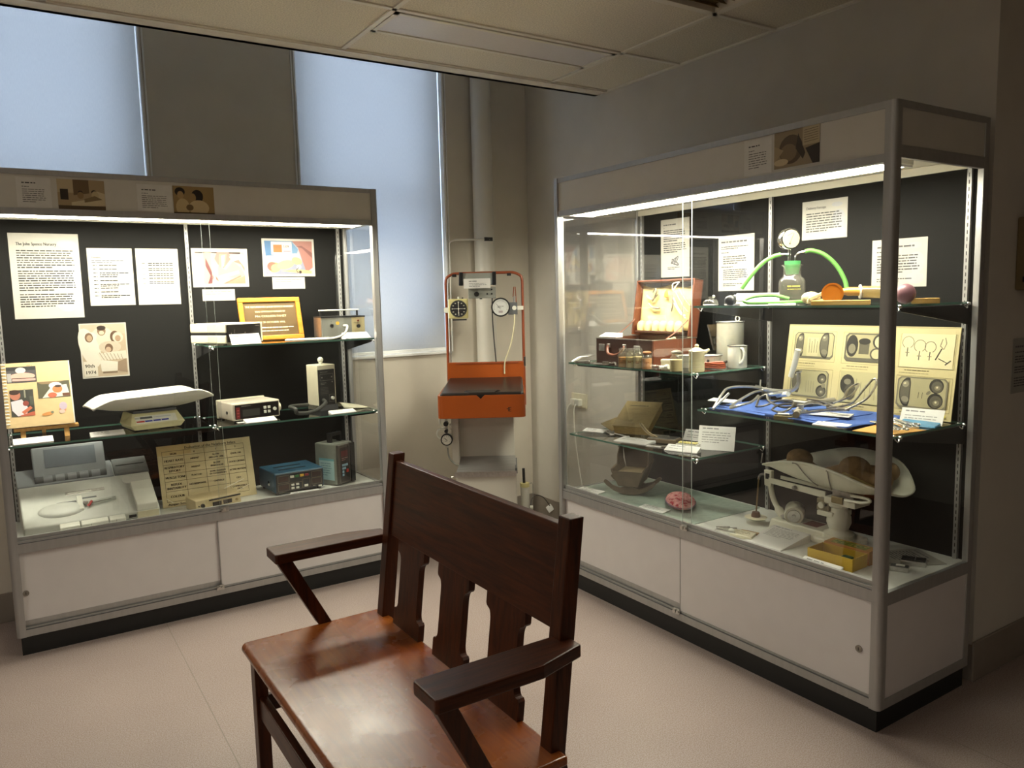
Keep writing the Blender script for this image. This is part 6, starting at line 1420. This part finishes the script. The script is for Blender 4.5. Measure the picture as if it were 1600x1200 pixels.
# cabinet: rear column, side pillar, step shelf, lower housing
MB().box(-.225, .094, -.16, .02, .10, .858).build('rear_column', M['cabw'], rs, bev=.004)
MB().box(-.262, -.222, -.25, -.03, .565, .858).build('side_pillar', M['cabw'], rs, bev=.004)
MB().box(-.235, .102, -.37, -.02, .06, .528).build('lower_housing', M['cabw'], rs, bev=.006)
M['tread'] = mat('ribbed_metal_step', (.46, .455, .44), .35, metal=.6, scale=140, var=.2, stretch=(.05, 1, 1))
MB().hexa([(-.236, -.378, .527), (.100, -.378, .535), (.098, -.16, .578), (-.218, -.16, .578)], [(-.236, -.378, .535), (.100, -.378, .543), (.098, -.16, .588), (-.218, -.16, .588)]).build('step_plate', M['tread'], rs, bev=.003)
MB().box(-.242, .102, -.384, -.376, .515, .545).build('step_edge', M['steel'], rs, bev=.002)
MB().box(.094, .106, -.38, -.10, .53, .56).build('step_side', M['darkg'], rs)
MB().box(-.21, .08, -.34, -.05, 0, .06).build('base_foot', M['darkg'], rs, bev=.006)
# oxygen manifold at the left
MB().tube([(-.290, -.25, .858), (-.290, -.25, .66)], .008, 8).build('manifold_pipe', M['steel'], rs)
for z, r in ((.845, .016), (.800, .014), (.758, .010)): MB().cyl((-.290, -.25, z), (-.290, -.285, z), r, 14).build('valve_knob', M['blackp'], rs)
MB().box(-.312, -.266, -.27, -.235, .835, .858).build('valve_body', M['darkg'], rs, bev=.004)
mg = MB().cyl((-.288, -.285, .710), (-.288, -.262, .710), .034, 24).build('flow_gauge', M['blackp'], rs)
MB().cyl((-.288, -.2865, .710), (-.288, -.283, .710), .027, 24).build('dial', M['offwhite'], mg)
p = Pic(); p.line('#222', [(-.012, .010), (.004, -.004)], .003); p.block(-.012, -.008, .024, 1, .006, '#777', .5)
for k in range(9): a = math.radians(215 - k * 31); p.line('#444', [(.019 * math.cos(a), .019 * math.sin(a)), (.024 * math.cos(a), .024 * math.sin(a))], .0016)
p.put('gauge_face', mg, T((-.288, -.2868, .710)) @ RX(90))
for (c, r1, r2) in ((.815, .026, .036), (.742, .038, .026)):
    MB().tube(cr([(-.290, -.262, c + r2 * .9), (-.290 - r1, -.262, c + r2), (-.290 - r1 * 1.4, -.262, c), (-.290 - r1, -.262, c - r2), (-.290, -.262, c - r2 * .9)], 6), .0048, 8).build('hose_loop', M['offwhite'], rs)
MB().tube(cr([(-.288, -.25, .68), (-.285, -.25, .63), (-.278, -.25, .60), (-.255, -.27, .575), (-.225, -.30, .565)], 6), .0045, 8).build('grey_hose', M['greyp'], rs)
for z in (.79, .76, .735): MB().cyl((-.268, -.25, z), (-.268, -.266, z), .008, 10).build('fitting', M['offwhite'], rs)
MB().tube(cr([(-.25, -.37, .50), (-.262, -.38, .49), (-.262, -.38, .515), (-.25, -.37, .52)], 4), .0035, 6).build('hook', M['chrome'], rs)
# foot pump on the right
fp = empty('foot_pump', 'slim cream suction pump cylinder with a black rod beside the trolley base', 'pump', T((-.56, -.42, 0)) @ RZ(-32.9) @ T((.149, -.10, 0)))
MB().tube([(0, 0, .03), (0, 0, .385)], .026, 20).build('cylinder', M['cabw'], fp); MB().tube([(0, 0, .385), (0, 0, .408)], .028, 20).build('cap', M['clockb'], fp)
MB().tube([(-.004, 0, .405), (-.006, 0, .495)], .0085, 10).build('rod', M['blackp'], fp); MB().box(-.036, .045, -.045, .045, 0, .035).build('foot_plate', M['darkg'], fp, bev=.004)
MB().tube([(.005, .0, .400), (.042, .0, .406), (.047, 0, .395), (.047, 0, .30)], .0022, 6).build('wire_bail', M['greyp'], fp)
MB().tube([(.028, -.01, .26), (.046, -.01, .26)], .012, 10).build('outlet', M['offwhite'], fp)
# power lead and its tag, hanging by the wall
pc = empty('power_lead', 'thin dark lead with a white test tag beside the corner skirting', 'cord', T((-.012, -.17, 0)))
MB().tube(cr([(-.20, -.03, .012), (-.15, .02, .10), (-.10, .05, .17), (-.04, .03, .16), (-.008, -.01, .10)], 6), .0035, 7).build('lead', mat('brown_lead', '#3b342c', .5), pc)
tg = MB(); tg.M = T((-.010, -.012, .085)) @ RZ(-60) @ RX(80) @ RZ(40); tg.box(-.022, .022, -.022, .022, 0, .002); tg.build('tag', M['paper'], pc)

# ================================================================== pipe, sockets, signs
t = empty('riser_pipe', 'white painted riser pipe running floor to roof beside the corner', 'pipe', T((-.385, -.025, 0)))
M['pipew'] = mat('pipe_paint', (.60, .57, .50), .4, scale=5, var=.04)
MB().tube([(0, 0, .0), (0, 0, 3.69)], .064, 28).build('pipe', M['pipew'], t)
MB().box(-.036, .02, -.071, -.060, 1.855, 1.878).build('bracket', M['blackp'], t)
MB().tube(cr([(.0, -.066, 1.864), (-.12, -.03, 1.864), (-.20, .03, 1.862), (-.222, .048, 1.845), (-.225, .050, 1.80), (-.225, .050, 1.3)], 6), .006, 8).build('thin_conduit', M['pipew'], t)
t = empty('power_point', 'cream double power point with white plugs on the wall behind the glass end', 'power outlet', T((0, -.50, .845)))
MB().box(-.012, 0, -.075, .075, -.045, .045).build('plate', M['cream'], t, bev=.003)
for y in (.03, -.02): MB().box(-.045, -.012, y - .018, y + .018, -.03, .012).build('plug', M['offwhite'], t, bev=.005)
for k, (y, y2, z2) in enumerate(((.035, .10, -.66), (-.01, -.08, -.69))): MB().tube(cr([(-.040, y, -.015), (-.06, y + .03 * (1 - k), -.07), (-.055, (y + y2) / 2 + .02, -.30), (-.03, y2, z2)], 6), .0035, 7).build('flex', M['offwhite'], t)
p = txt(.21, .21, [(None, .02, .175, .012, .16)], [(.02, .155, .12, 1, .01), (.02, .138, .17, 3, .01), (.02, .098, .17, 3, .01), (.02, .056, .17, 4, .01)], False)
sheet('wall_notice', 'white text notice on the return wall at the right photo edge', 'notice', T((.198, -2.8995, 1.088)) @ RX(90), .21, .21, p, t=.002)
t = empty('wall_cabinet', 'tan box with a dark catch on the return wall above the notice', 'wall box', T((.193, -2.897, 1.48)))
MB().box(0, .22, -.06, 0, 0, .27).build('cabinet_body', mat('tan_paint', '#7d6c4a', .5), t, bev=.006); MB().box(-.008, .006, -.05, -.03, .03, .05).build('catch', M['blackp'], t)
